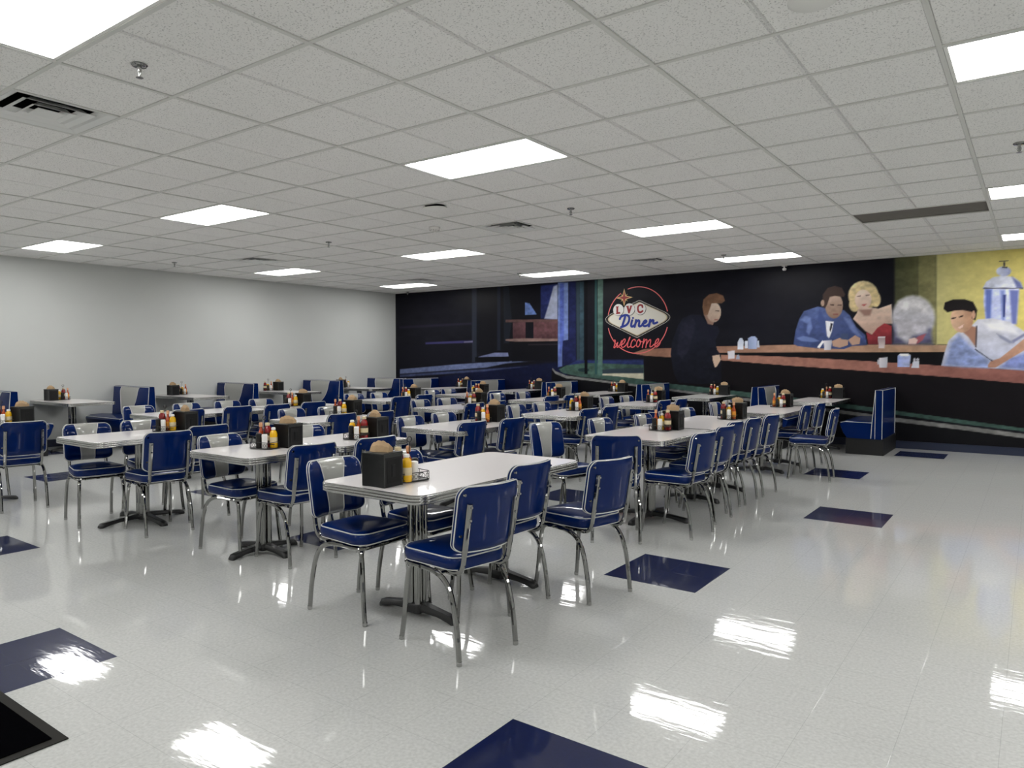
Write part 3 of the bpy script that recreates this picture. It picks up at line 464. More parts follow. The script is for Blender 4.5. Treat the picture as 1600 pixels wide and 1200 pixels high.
 ('p',[(-0.286,1.618),(-0.149,1.713),(0.029,1.79),(0.029,1.758),(-0.148,1.673),(-0.269,1.584)],(110, 112, 140),0.02,None,'z',0.0)]
INKGAIN = 1.6
def make_mural():
    x0m, x1m, z0m, z1m, st = WX, 4.4, 0.115, H, 0.0125
    nx = int((x1m-x0m)/st)+1; nz = int((z1m-z0m)/st)+1
    gx_ = np.linspace(x0m, x1m, nx); gz_ = np.linspace(z0m, z1m, nz)
    X, Z = np.meshgrid(gx_, gz_)
    rng = np.random.default_rng(4)
    def fractal(seed, sx, sz):
        r = np.random.default_rng(seed); out = np.zeros_like(X)
        for o in range(3):
            kx, kz = max(2, int((x1m-x0m)/sx*2**o)), max(2, int((z1m-z0m)/sz*2**o))
            g = r.random((kz+2, kx+2)); u = (X-x0m)/(x1m-x0m)*kx; v = (Z-z0m)/(z1m-z0m)*kz
            i, j = np.floor(u).astype(int), np.floor(v).astype(int); a, b = u-i, v-j
            a = a*a*(3-2*a); b = b*b*(3-2*b)
            out += (g[j, i]*(1-a)*(1-b)+g[j, i+1]*a*(1-b)+g[j+1, i]*(1-a)*b+g[j+1, i+1]*a*b)/2**o
        return out/1.75
    nz1 = fractal(1, 0.25, 0.12); nz2 = fractal(2, 0.06, 0.05)
    NZ = (0.5*nz1+0.5*nz2-0.5)*2
    C = np.zeros((nz, nx, 3)); C[:] = (14, 14, 20)
    C += (6*nz1)[..., None]
    for kind, pts, col, soft, col2, ax, n in PAINT:
        P = np.array(pts); pad = soft*2+0.01
        i0, i1 = np.searchsorted(gx_, [P[:, 0].min()-pad, P[:, 0].max()+pad]); j0, j1 = np.searchsorted(gz_, [P[:, 1].min()-pad, P[:, 1].max()+pad])
        if i1 <= i0 or j1 <= j0: continue
        x, z = X[j0:j1, i0:i1], Z[j0:j1, i0:i1]
        d = np.full(x.shape, 1e9); inside = np.zeros(x.shape, bool)
        for k in range(len(P)):
            a, b = P[k], P[(k+1) % len(P)]; e = b-a; L2 = e@e+1e-12
            t = np.clip(((x-a[0])*e[0]+(z-a[1])*e[1])/L2, 0, 1)
            d = np.minimum(d, np.hypot(x-a[0]-t*e[0], z-a[1]-t*e[1]))
            cond = ((a[1] > z) != (b[1] > z))
            with np.errstate(divide='ignore', invalid='ignore'):
                xi = a[0]+(z-a[1])*(b[0]-a[0])/(b[1]-a[1]+1e-15)
            inside ^= cond & (x < xi)
        sd = np.where(inside, d, -d); al = np.clip(sd/max(soft, 0.006)+0.5, 0, 1)[..., None]
        c = np.broadcast_to(np.array(col, float), x.shape+(3,)).copy()
        if col2:
            if ax == 'z': t = (P[:, 1].max()-z)/(P[:, 1].max()-P[:, 1].min()+1e-6)
            else: t = (x-P[:, 0].min())/(P[:, 0].max()-P[:, 0].min()+1e-6)
            t = np.clip(t, 0, 1)[..., None]; c = c*(1-t)+np.array(col2, float)*t
        c = c*(1+n*NZ[j0:j1, i0:i1][..., None])
        C[j0:j1, i0:i1] = C[j0:j1, i0:i1]*(1-al)+c*al
    C = np.clip(C*(1+0.05*NZ[..., None]), 0, 255)/255
    Cl = np.where(C <= 0.04045, C/12.92, ((C+0.055)/1.055)**2.4)
    Cl = np.clip(Cl*INKGAIN, 0, 0.9)
    verts = np.stack([X.ravel(), np.full(X.size, WY-0.003), Z.ravel()], 1)
    idx = np.arange(nx*nz).reshape(nz, nx)
    quads = np.stack([idx[:-1, :-1], idx[:-1, 1:], idx[1:, 1:], idx[1:, :-1]], -1).reshape(-1, 4)
    me = bpy.data.meshes.new('mural'); me.vertices.add(len(verts)); me.vertices.foreach_set('co', verts.ravel())
    me.loops.add(quads.size); me.loops.foreach_set('vertex_index', quads.ravel().astype(np.int32))
    me.polygons.add(len(quads)); me.polygons.foreach_set('loop_start', np.arange(0, quads.size, 4, dtype=np.int32))
    me.update(calc_edges=True)
    ca = me.color_attributes.new('print', 'FLOAT_COLOR', 'POINT')
    ca.data.foreach_set('color', np.concatenate([Cl.reshape(-1, 3), np.ones((X.size, 1))], 1).ravel())
    m = mat('mural_print', (20, 20, 20), 0.36, spec=0.12, bump=0.5, bscale=160); nt = m.node_tree; b = nt.nodes['Principled BSDF']
    at = nt.nodes.new('ShaderNodeAttribute'); at.attribute_name = 'print'
    nt.links.new(at.outputs['Color'], b.inputs['Base Color'])
    me.materials.append(m); o = bpy.data.objects.new('mural', me); COL.objects.link(o)
    tag(o, 'wall-wide printed mural of a dark night street and patrons at a bar counter', 'mural')
    return o
mural = make_mural()
# the sign in the mural, flat on the wall
INK = {k: mat('ink_'+k, c, 0.4, bump=0.4, bscale=160) for k, c in dict(neon=(232, 112, 112), neon2=(214, 56, 70), cream=(222, 218, 206), tan=(196, 182, 150), black=(18, 15, 16),
        white=(228, 226, 222), red=(146, 28, 34), blue=(28, 50, 142), gold=(226, 186, 120), pink=(240, 140, 140)).items()}
def flat(name, polys, ink, lay, label=None):
    mb = MB()
    for pi_, P in enumerate(polys):
        y0, y1 = WY-0.0045-lay*0.002-pi_*1.5e-5, WY-0.0036-lay*0.002+0.0005
        n = len(P); ar = sum(P[i][0]*P[(i+1) % n][1]-P[(i+1) % n][0]*P[i][1] for i in range(n))
        if ar < 0: P = P[::-1]
        mb.add([(x, y0, z) for x, z in P]+[(x, y1, z) for x, z in P],
               [tuple(range(n)), tuple(range(2*n-1, n-1, -1))]+[(i, i+n, (i+1) % n+n, (i+1) % n) for i in range(n)], INK[ink])
    o = mb.build(name, mural)
    if label: o['label'] = label
    return o
def stroke_polys(path, w, k=2, taper=False):
    P = smooth([(a, 0, b) for a, b in path], k); P = [Vector((a, b)) for a, _, b in P]; out = []
    for i in range(len(P)-1):
        a, b = P[i], P[i+1]; d = (b-a)
        if d.length < 1e-6: continue
        d.normalize(); nrm = Vector((-d.y, d.x))*w/2; e = d*w*0.22
        out.append([tuple(a-e-nrm), tuple(b+e-nrm), tuple(b+e+nrm), tuple(a-e+nrm)])
    for e in (P[0], P[-1]):
        out.append([(e.x+w/2*math.cos(2*PI*i/10), e.y+w/2*math.sin(2*PI*i/10)) for i in range(10)])
    return out
def circ(cx, cz, r, n=32, rz=None): return [(cx+r*math.cos(2*PI*i/n), cz+(rz or r)*math.sin(2*PI*i/n)) for i in range(n)]
def px(x, y):                                # sign sketch units to metres on the wall
    u = x-145; return (-6.732+0.0015*u-8.26e-8*u*u, 2.109-(y+u*(1172-y)*5.923e-5-640)*0.00133)
def arc(a0, a1, r, cx=-6.055, cz=2.078, n=40): return [(cx+r*math.cos(math.radians(a0+(a1-a0)*i/n)), cz+r*math.sin(math.radians(a0+(a1-a0)*i/n))) for i in range(n+1)]
for a0_, a1_ in ((14, 108), (124, 168), (193, 346)): flat('neon_tube', stroke_polys(arc(a0_, a1_, 0.62), 0.017, 0), 'neon', 1)
def rounded(P, rs, n=8):
    out = []
    for i in range(len(P)):
        a, b, c = Vector(P[i-1]), Vector(P[i]), Vector(P[(i+1) % len(P)]); r = rs[i]
        d1, d2 = (a-b).normalized(), (c-b).normalized(); p, q_ = b+d1*r, b+d2*r
        for k in range(n+1):
            t = k/n; v = p*(1-t)**2+b*2*t*(1-t)+q_*t*t; out.append((v.x, v.y))
    return out
dia = lambda g: rounded([px(70-g, 636), px(640, 358-g*0.72), px(1165+g, 605), px(610, 905+g*0.72)], [0.26, 0.03, 0.24, 0.03])
flat('sign_border', [dia(6)], 'black', 2)
flat('sign_face', [dia(-38)], 'tan', 3); flat('sign_face', [dia(-56)], 'cream', 4)
dots = []; D = dia(-4); tot = []
for i in range(len(D)):
    a, b = Vector(D[i]), Vector(D[(i+1) % len(D)]); tot.append((b-a).length)
S = sum(tot); nd = 118; acc = 0; i = 0
for k in range(nd):
    s_ = S*k/nd
    while acc+tot[i] < s_: acc += tot[i]; i += 1
    a, b = Vector(D[i]), Vector(D[(i+1) % len(D)]); c_ = a.lerp(b, (s_-acc)/tot[i]); dots.append(circ(c_.x, c_.y, 0.0072, 8))
tag(flat('marquee_bulbs', dots, 'cream', 3), None, kind='stuff')
for cx_, cz_, ch in ((340, 500, 'L'), (498, 492, 'V'), (655, 485, 'C')):
    x_, z_ = px(cx_, cz_)
    flat('letter_disc', [circ(x_+0.006, z_-0.006, 0.113)], 'black', 5); flat('letter_disc', [circ(x_, z_, 0.11)], 'white', 6)
def SK(pts, f=px): return [f(*p) for p in pts]
flat('sign_letter', [SK(p) for p in ([(312, 452), (338, 450), (338, 558), (312, 560)], [(338, 534), (366, 530), (368, 556), (338, 558)], [(304, 452), (346, 449), (346, 460), (304, 463)], [(304, 552), (340, 550), (340, 561), (304, 563)])], 'red', 7)
flat('sign_letter', [SK(p) for p in ([(456, 446), (486, 444), (504, 520), (494, 551), (484, 551)], [(540, 438), (512, 440), (488, 530), (494, 551), (504, 550)], [(448, 444), (492, 441), (492, 451), (448, 454)], [(506, 440), (546, 436), (546, 446), (506, 450)])], 'red', 7)
flat('sign_letter', stroke_polys(SK([(688, 462), (684, 436), (650, 428), (624, 450), (620, 490), (632, 530), (662, 538), (690, 518)]), 0.034, 2)+[SK([(680, 430), (694, 428), (694, 470), (682, 470)])], 'red', 7)
# Diner, brush script
dn = []
for p, w_ in (([(438, 600), (420, 660), (396, 742)], .044), ([(362, 632), (378, 596), (430, 575), (485, 580), (502, 620), (490, 680), (450, 728), (380, 748)], .042),
             ([(540, 652), (528, 700), (524, 738), (548, 742), (580, 716)], .042), ([(596, 650), (588, 700), (576, 746)], .042), ([(586, 700), (612, 660), (640, 650), (644, 680), (634, 736), (660, 740), (690, 712)], .040),
             ([(690, 700), (730, 690), (752, 664), (730, 648), (702, 676), (694, 716), (718, 742), (760, 724), (786, 700)], .037), ([(800, 644), (790, 700), (782, 738)], .042), ([(790, 690), (816, 656), (850, 646), (842, 690), (856, 700), (902, 682)], .040)):
    dn += stroke_polys(SK(p), w_, 2)
dn.append(circ(*px(552, 618), 0.019, 12))
flat('sign_script', dn, 'blue', 7)
# welcome, neon script
wl = [[(272, 940), (300, 932), (290, 1000), (272, 1050), (300, 1040), (338, 950), (322, 1020), (322, 1046), (352, 1030), (390, 945)],
      [(368, 1010), (420, 990), (448, 930), (424, 915), (392, 970), (384, 1030), (410, 1046), (452, 1010)], [(452, 1010), (500, 930), (514, 890), (500, 900), (472, 1010), (478, 1046), (510, 1030)],
      [(586, 950), (582, 925), (552, 930), (524, 980), (522, 1040), (560, 1040), (590, 1010)], [(640, 925), (612, 950), (602, 1010), (620, 1042), (652, 1010), (664, 950), (640, 925), (650, 960), (690, 960)],
      [(712, 920), (700, 980), (688, 1044)], [(696, 1000), (730, 930), (756, 925), (750, 980), (738, 1044)], [(746, 1000), (790, 930), (812, 930), (800, 1000), (796, 1040), (824, 1030), (856, 1000)],
      [(850, 1000), (900, 985), (930, 930), (912, 912), (880, 950), (866, 1020), (888, 1044), (930, 1010), (950, 965)]]
wp, wq = [], []
for p in wl: wp += stroke_polys(SK(p), 0.021, 2); wq += stroke_polys(SK(p), 0.008, 2)
flat('welcome_script', wp, 'neon2', 5); flat('welcome_script', wq, 'pink', 6)
def star(cx_, cz_, R, r, k=4, a0=90): return [(cx_+(R[i//2 % len(R)] if i % 2 == 0 else r)*math.cos(math.radians(a0+i*180/k)), cz_+(R[i//2 % len(R)] if i % 2 == 0 else r)*math.sin(math.radians(a0+i*180/k))) for i in range(2*k)]
sx_, sz_ = px(422, 325)
flat('sign_star', [star(sx_, sz_, [0.10], 0.02, 4, 45)], 'gold', 4)
flat('sign_star', [star(sx_, sz_, [0.172, 0.178, 0.16, 0.178], 0.05)], 'gold', 5); flat('sign_star', [star(sx_, sz_, [0.13, 0.125, 0.12, 0.125], 0.035)], 'red', 6)

# ------------------------------------------------------------------ ceiling fittings
def make_light():
    r = tag(empty('ceiling_light'), 'x', 'ceiling light')
    a, b = 2*T, T; g = 0.014
    m = MB()
    for (x0_, y0_, x1_, y1_) in ((g, g, a-g, g+0.018), (g, b-g-0.018, a-g, b-g), (g, g+0.018, g+0.018, b-g-0.018), (a-g-0.018, g+0.018, a-g, b-g-0.018)):
        m.box(x0_, y0_, -0.004, x1_, y1_, 0.05, TRIMW)
    m.box(g, g, 0.04, a-g, b-g, 0.05, TRIMW)
    m.build('frame', r)
    m = MB(); e = g+0.018; m.box(e, e, 0.006, a-e, b-e, 0.014, LIGHTP); m.build('diffuser', r)
    return r
PL = Proto(make_light())
def lightname(x, y):
    cn = {0: 'right-hand column', 1: 'second column from the right', 2: 'third column from the right', 3: 'column nearest the grey wall', -1: 'column over the side aisle'}
    k = round((-0.414-x)/3.6576); j = [round(v, 2) for v in LY].index(round(y, 2))
    return cn[k], ['behind the photographer', 'nearest the camera', 'second from the camera', 'second from the mural', 'nearest the mural'][j]
for x, y in lights:
    a, b = lightname(x, y)
    PL.put((x, y, H), 0, 'flat white ceiling light panel, %s, %s' % (a, b), 'recessed ceiling light panels')
def make_vent():
    r = tag(empty('ceiling_vent'), 'x', 'vent'); g = 0.014; b = T
    m = MB()
    m.box(g, g, 0.16, b-g, b-g, 0.17, DARKV)
    for s in ((g, g, b-g, g+0.004), (g, b-g-0.004, b-g, b-g), (g, g, g+0.004, b-g), (b-g-0.004, g, b-g, b-g)): m.box(s[0], s[1], 0.02, s[2], s[3], 0.165, DARKV)
    m.build('duct', r)
    def ring(o0, z0, o1, z1, nm):
        q = MB(); c = b/2
        def sq(h, z): return [(c-h, c-h, z), (c+h, c-h, z), (c+h, c+h, z), (c-h, c+h, z)]
        mid = (o0*0.45+o1*0.55)
        q.loft([sq(o0, z0), sq(mid, z0+(z1-z0)*0.3), sq(o1, z1), sq(o1-0.002, z1), sq(mid-0.003, z0+(z1-z0)*0.3+0.004), sq(o0-0.004, z0+0.005)], VENTM, cap0=False, cap1=False, closed=True)
        q.build(nm, r, ang=20)
    ring(b/2-g, -0.006, b/2-0.09, 0.035, 'cone')
    ring(b/2-0.1, -0.004, b/2-0.165, 0.035, 'cone')
    ring(b/2-0.18, -0.004, b/2-0.225, 0.03, 'cone')
    q = MB(); q.box(b/2-0.075, b/2-0.075, -0.006, b/2+0.075, b/2+0.075, 0.0, VENTM); q.box(b/2-0.02, b/2-0.02, 0.0, b/2+0.02, b/2+0.02, 0.16, DARKV); q.build('centre_plate', r)
    return r
PV = Proto(make_vent())
for (x, y), l in zip(vents, ('large stepped ceiling vent at the left edge, nearest the camera', 'square ceiling vent in the middle of the ceiling',
        'small square ceiling vent near the grey wall', 'square ceiling vent above the sign, near the mural', 'far square ceiling vent in the corner by the mural')):
    PV.put((x, y, H), 0, l, 'stepped square ceiling vents')
q = MB(); g = 0.013; sx0, sy0 = slot
q.box(sx0+g, sy0+g, H+0.008, sx0+2*T-g, sy0+T-g, H+0.014, SLOTM)
for s in ((g, g, 2*T-g, g+0.01), (g, T-g-0.01, 2*T-g, T-g), (g, g, g+0.01, T-g), (2*T-g-0.01, g, 2*T-g, T-g)): q.box(sx0+s[0], sy0+s[1], H+0.002, sx0+s[2], sy0+s[3], H+0.014, SLOTM)
tag(q.build('return_air_panel'), 'dark grey recessed return panel in the ceiling near the mural', 'vent')
def make_sprinkler():
    r = tag(empty('fire_sprinkler'), 'x', 'sprinkler')
    m = MB(); m.lathe([(0.0, 0.001), (0.036, 0.001), (0.04, -0.004), (0.034, -0.012), (0.018, -0.014), (0.0, -0.014)], CHROME, 20); m.build('escutcheon', r)
    m = MB(); m.lathe([(0.011, -0.012), (0.011, -0.034), (0.009, -0.04), (0.007, -0.06), (0.006, -0.066)], BRUSH, 10)
    m.tube([(0.009, 0, -0.03), (0.014, 0, -0.045), (0.004, 0, -0.062)], 0.002, BRUSH, 6); m.tube([(-0.009, 0, -0.03), (-0.014, 0, -0.045), (-0.004, 0, -0.062)], 0.002, BRUSH, 6); m.build('nozzle', r)
    m = MB(); m.lathe([(0.0, -0.064), (0.017, -0.066), (0.018, -0.069), (0.0, -0.069)], BRUSH, 14); m.build('deflector', r)
    return r
PS = Proto(make_sprinkler())
for x, y, l in ((-3.77, 1.93, 'chrome fire sprinkler nearest the camera, beside the big stepped vent'), (-0.13, 6.27, 'chrome fire sprinkler at the right edge of the photo'),
        (-3.85, 6.32, 'small fire sprinkler right of the middle ceiling vent'), (-7.53, 6.29, 'small fire sprinkler left of the smoke detector'),
        (-11.12, 6.19, 'tiny fire sprinkler nearest the grey wall'), (-11.8, 12.15, 'tiny fire sprinkler in the far corner above the mural'),
        (-7.57, 10.65, 'tiny fire sprinkler by the corner light panel left of the sign'), (-3.77, 10.51, 'tiny fire sprinkler beside the light panel above the counter mural')):
    PS.put((x, y, H), 0, l, 'ceiling sprinklers')
sp = tag(empty('ceiling_speaker', (-4.88, 5.42, H)), 'round white ceiling speaker hanging slightly loose with a dark gap', 'speaker')
m = MB(); m.lathe([(0.0, -0.001), (0.1, -0.001), (0.1, -0.006), (0, -0.006)], DARKV, 28); m.build('speaker_can', sp)
m = MB(); m.lathe([(0.0, 0.006), (0.118, 0.006), (0.122, 0.002), (0.118, -0.004), (0.06, -0.01), (0.0, -0.012)], TRIMW, 36); o = m.build('grille', sp); o.location = (0, 0, -0.026); o.rotation_euler = (math.radians(4), 0.0, 0)
sm = tag(empty('smoke_detector', (-5.69, 6.31, H)), 'small round white smoke detector on the ceiling near the vent', 'smoke detector')
m = MB(); m.lathe([(0.0, 0.0), (0.062, 0.0), (0.066, -0.01), (0.06, -0.032), (0.045, -0.04), (0.0, -0.04)], WHTP, 26)
for k in range(12):
    a = 2*PI*k/12; m.box(0.052*math.cos(a)-0.004, 0.052*math.sin(a)-0.004, -0.0385, 0.052*math.cos(a)+0.004, 0.052*math.sin(a)+0.004, -0.036, DARKV)
m.build('housing', sm)
m = MB(); m.lathe([(0.02, -0.038), (0.02, -0.05), (0.014, -0.058), (0.0, -0.058)], WHTP, 16); m.build('sensor', sm)
for x, y, l in ((-0.8, 3.27, 'round white disc speaker at the top edge of the photo'), (-0.73, 9.35, 'round white disc on the ceiling beside the dark return panel'),
                (-9.39, 9.43, 'faint round white disc on the ceiling toward the far corner'), (-13+1.2, 4.62, 'round white disc on the ceiling by the grey wall at left')):
    m = MB(); m.lathe([(0.0, 0.0), (0.095, 0.0), (0.1, -0.004), (0.085, -0.012), (0.0, -0.016)], TRIMW, 30)
    o = tag(m.build('ceiling_disc'), l, 'ceiling speaker', 'flat ceiling discs'); o.location = (x, y, H)
m = MB(); m.box(-0.035, -0.05, -0.02, 0.035, 0.03, 0, WHTP); m.tube([(0, -0.01, -0.02), (0, -0.01, -0.05)], 0.012, WHTP, 10); m.lathe([(0.0, -0.045), (0.03, -0.05), (0.032, -0.075), (0.02, -0.09), (0, -0.092)], WHTP, 14)
o = tag(m.build('motion_sensor'), 'small white sensor where ceiling meets the mural', 'sensor'); o.location = (-3.37, WY-0.1, H-0.008)

# ------------------------------------------------------------------ the diner chair (front toward +X, origin on the floor)
def make_chair():
    r = tag(empty('diner_chair'), 'x', 'chair')
    # seat cushion
    def outline(o, z, n=5):
        F, B = 0.212+o, -0.18-o; wf, wb = 0.193+o, 0.168+o; pts = []
        q = max(0.015, 0.075*(1+min(o, 0)/0.17)); cr = (q, q*0.93)
        for (cx, cy, a0, rad) in ((F-q, wf-q, 0, q), (B+cr[1], wb-cr[1], 90, cr[1]), (B+cr[1], -wb+cr[1], 180, cr[1]), (F-q, -wf+q, 270, q)):
            for i in range(n+1):
                a = math.radians(a0+90*i/n); pts.append((cx+rad*math.cos(a), cy+rad*math.sin(a), z))
        return pts
    m = MB(); m.loft([outline(-0.02, 0.408), outline(-0.003, 0.414), outline(0.003, 0.44), outline(0.001, 0.468), outline(-0.008, 0.477), outline(-0.03, 0.483), outline(-0.07, 0.4895), outline(-0.12, 0.4925), outline(-0.155, 0.4935)], BLUE)
    seat = m.build('seat', r, ang=60)
    m = MB(); m.tube(outline(-0.002, 0.472), 0.0034, PIPE, 6, closed=True); m.tube(outline(-0.002, 0.416), 0.0022, PIPE, 6, closed=True); tag(m.build('piping', seat), 'white piping round the seat')
    # tubular frame
    m = MB(); R = 0.0105
    for s in (1, -1):
        m.tube(smooth([(0.196, s*0.12, 0.396), (0.196, s*0.165, 0.396), (0.16, s*0.182, 0.396), (0.06, s*0.18, 0.396)], 2), R, CHROME, 8)
        m.tube([(-0.12, s*0.13, 0.403), (0.12, s*0.13, 0.403)], 0.007, CHROME, 6)
    m.tube([(0.196, -0.125, 0.396), (0.196, 0.125, 0.396)], R, CHROME, 8); m.tube([(-0.09, -0.175, 0.396), (-0.09, 0.175, 0.396)], 0.008, CHROME, 8)
    m.build('seat_frame', r)
    for s in (1, -1):
        m = MB(); m.tube(smooth([(0.1, s*0.17, 0.396), (0.03, s*0.172, 0.396), (-0.07, s*0.173, 0.392), (-0.15, s*0.174, 0.345), (-0.19, s*0.175, 0.24), (-0.212, s*0.176, 0.12), (-0.222, s*0.177, 0.016)], 2), 0.0127, CHROME, 8)
        l = m.build('leg', r); m = MB(); m.lathe([(0.0, 0.0), (0.012, 0.0), (0.0135, 0.003), (0.0135, 0.02), (0, 0.02)], BRUSH, 10, (-0.223, s*0.177, 0)); m.build('foot_glide', l)
    for s in (1, -1):
        m = MB(); m.tube(smooth([(0.1, s*0.15, 0.39), (0.155, s*0.155, 0.388), (0.178, s*0.16, 0.36), (0.19, s*0.166, 0.26), (0.2, s*0.172, 0.12), (0.216, s*0.177, 0.016)], 2), 0.0127, CHROME, 8)
        l = m.build('leg', r); m = MB(); m.lathe([(0.0, 0.0), (0.012, 0.0), (0.0135, 0.003), (0.0135, 0.02), (0, 0.02)], BRUSH, 10, (0.217, s*0.177, 0)); m.build('foot_glide', l)
    # backrest
    z0, z1, W_ = 0.505, 0.812, 0.184; rc = 0.055
    def lean(z): return -0.235-0.052*(z-z0)/(z1-z0)
    def curve(y): return 0.052*(y/W_)**2
    def sb(z): t = (z-z0)/(z1-z0); return 0.052+0.04*t*t       # half width of the silver stripe
    def cols(z):
        s_ = sb(z); c = []
        E = [0.0, 0.01, 0.035, 0.075, 0.13, 0.2, 0.29, 0.4, 0.6, 0.8, 1.0]
        for k in E: c.append(-W_+(W_-s_)*k)
        for k in range(1, 7): c.append(-s_+2*s_*k/6)
        for k in E[::-1][1:]: c.append(W_-(W_-s_)*k)
        return c
    nom = cols((z0+z1)/2); nc = len(nom); nv = 14
    def zr(y):
        a = abs(y); d = 0
        if a > W_-rc: d = rc-math.sqrt(max(0, rc*rc-(a-(W_-rc))**2))
        return z0+d*0.8, z1-d
    def pt(j, v, side):
        zb_, zt_ = zr(nom[j]); z = zb_+(zt_-zb_)*v/nv; y = cols(z)[j] if 0 < j < nc-1 else nom[j]
        e = min(v, nv-v)/nv*2; a = abs(y)/W_
        puff = (1-(1-e)**6)**0.5*(1-a**8)**0.5 if side > 0 else (1-(1-e)**8)**0.4*(1-a**10)**0.4
        th = 0.016+0.022*puff if side > 0 else -0.010*puff
        return (lean(z)+curve(y)+th, y, z)
    m = MB()
    for j in range(nc-1):
        for v in range(nv):
            m.add([pt(j, v, 1), pt(j+1, v, 1), pt(j+1, v+1, 1), pt(j, v+1, 1)], [(0, 1, 2, 3)], GREY if 10 <= j < 16 else BLUE)
            m.add([pt(j, v, -1), pt(j+1, v, -1), pt(j+1, v+1, -1), pt(j, v+1, -1)], [(3, 2, 1, 0)], BLUE)
    edge = [(j, 0) for j in range(nc)]+[(nc-1, v) for v in range(1, nv)]+[(j, nv) for j in range(nc-1, -1, -1)]+[(0, v) for v in range(nv-1, 0, -1)]
    for k in range(len(edge)):
        a, b = edge[k], edge[(k+1) % len(edge)]
        m.add([pt(*a, -1), pt(*b, -1), pt(*b, 1), pt(*a, 1)], [(0, 1, 2, 3)], BLUE)
    bk = m.build('backrest', r, ang=50)
    bm_ = bk.data
    import bmesh
    b_ = bmesh.new(); b_.from_mesh(bm_); bmesh.ops.remove_doubles(b_, verts=b_.verts, dist=0.0004); b_.to_mesh(bm_); b_.free()
    bm_.polygons.foreach_set('use_smooth', [True]*len(bm_.polygons)); bm_.set_sharp_from_angle(angle=math.radians(65))
    # piping: rim and stripe edges
    rim = [pt(j, 0, 1) for j in range(nc)]+[pt(nc-1, v, 1) for v in range(1, nv)]+[pt(j, nv, 1) for j in range(nc-1, -1, -1)]+[pt(0, v, 1) for v in range(nv-1, 0, -1)]
    m = MB(); m.tube([(p[0]-0.0175, p[1], p[2]) for p in rim], 0.0032, PIPE, 6, closed=True)
    m.tube([(p[0], p[1], p[2]) for p in rim], 0.0028, PIPE, 6, closed=True)
    for j in (10, 16): m.tube([(pt(j, v, 1)[0]+0.001, pt(j, v, 1)[1], pt(j, v, 1)[2]) for v in range(nv+1)], 0.0032, PIPE, 5)
    tag(m.build('piping', bk), 'white piping on the backrest')
    for s in (1, -1):
        for zz in (0.585, 0.775):
            y = s*0.162; x = lean(zz)+curve(y)-0.009
            m = MB(); m.tube([(x+0.006, y, zz), (x-0.004, y, zz)], [0.0075, 0.0065], CHROME, 10); m.build('screw', bk)
    for s in (1, -1):
        y = s*0.141
        path = smooth([(0.0, s*0.13, 0.398), (-0.1, s*0.135, 0.394), (-0.17, y, 0.398), (-0.205, y, 0.43), (-0.218, y, 0.5), (-0.236, y, 0.6), (-0.252, y, 0.7), (-0.258, y, 0.735)], 2)
        n_ = len(path); m = MB(); m.tube(path, [0.0125 if i < n_*0.55 else 0.0145 for i in range(n_)], CHROME, 8)
        po = m.build('back_post', r)
        for zz, xx in ((0.72, -0.268), (0.66, -0.260)): m = MB(); m.tube([(xx+0.004, y, zz), (xx-0.006, y, zz)], 0.006, BRUSH, 8); m.build('bolt', po)
    return r
PC = Proto(make_chair())

# ------------------------------------------------------------------ tables
ZT = 0.737
def add_top(r, w, l, rad=0.075):
    def R(o, z): return [(x, y, z) for x, y in rrect(w+2*o, l+2*o, rad+o, 6)]
    m = MB(); m.loft([R(-0.004, ZT-0.03), R(-0.004, ZT-0.002), R(-0.006, ZT)], LAM); m.build('tabletop', r)
    m = MB(); z = ZT-0.045; pr = [(-0.012, z), (0.0, z)]
    for k in range(3): b = z+0.0015+k*0.0145; pr += [(0.0035, b+0.002), (0.0045, b+0.006), (0.0035, b+0.0105), (-0.0005, b+0.0125)]
    pr += [(0.0, ZT+0.0005), (-0.005, ZT+0.0012), (-0.005, ZT-0.004), (-0.012, ZT-0.02)]
    m.loft([R(o, zz) for o, zz in pr], BRUSH, closed=True); tag(m.build('edge_trim', r, ang=25), 'ribbed chrome edge')
    m = MB(); m.loft([R(-0.014, ZT-0.044), R(-0.014, ZT-0.03)], BLKP); m.build('underside', r)
def add_column(r, x, y, zb_=0.06, zt_=ZT-0.055):
    m = MB()
    for sx_ in (1, -1):
        for sy_ in (1, -1): m.tube([(x+sx_*0.023, y+sy_*0.023, zb_), (x+sx_*0.023, y+sy_*0.023, zt_)], 0.0215, CHROME, 14)
    m.build('column', r)
    m = MB(); m.loft([[(x+a, y+b, z) for a, b in rrect(s_, s_, 0.01, 3)] for s_, z in ((0.11, zt_-0.004), (0.13, zt_+0.004), (0.24, ZT-0.046), (0.24, ZT-0.044))], IRON); m.build('mounting_plate', r)
def arm(m, x, y, a, L, wd=0.036, hub=0.07):
    ca, sa = math.cos(a), math.sin(a); rings = []
    for t, hw, zl, zh in ((0.0, wd*1.25, 0.02, 0.072), (0.25, wd*1.0, 0.03, 0.066), (0.6, wd*0.85, 0.024, 0.052), (0.85, wd*0.8, 0.008, 0.042), (0.95, wd*0.85, 0.0, 0.036), (1.0, wd*0.6, 0.0, 0.02)):
        d = L*t; P = []
        for oy, z in ((-hw, zl), (hw, zl), (hw, zl+(zh-zl)*0.55), (hw*0.6, zh), (-hw*0.6, zh), (-hw, zl+(zh-zl)*0.55)):
            P.append((x+ca*d-sa*oy, y+sa*d+ca*oy, z))
        rings.append(P)
    m.loft(rings, IRON)
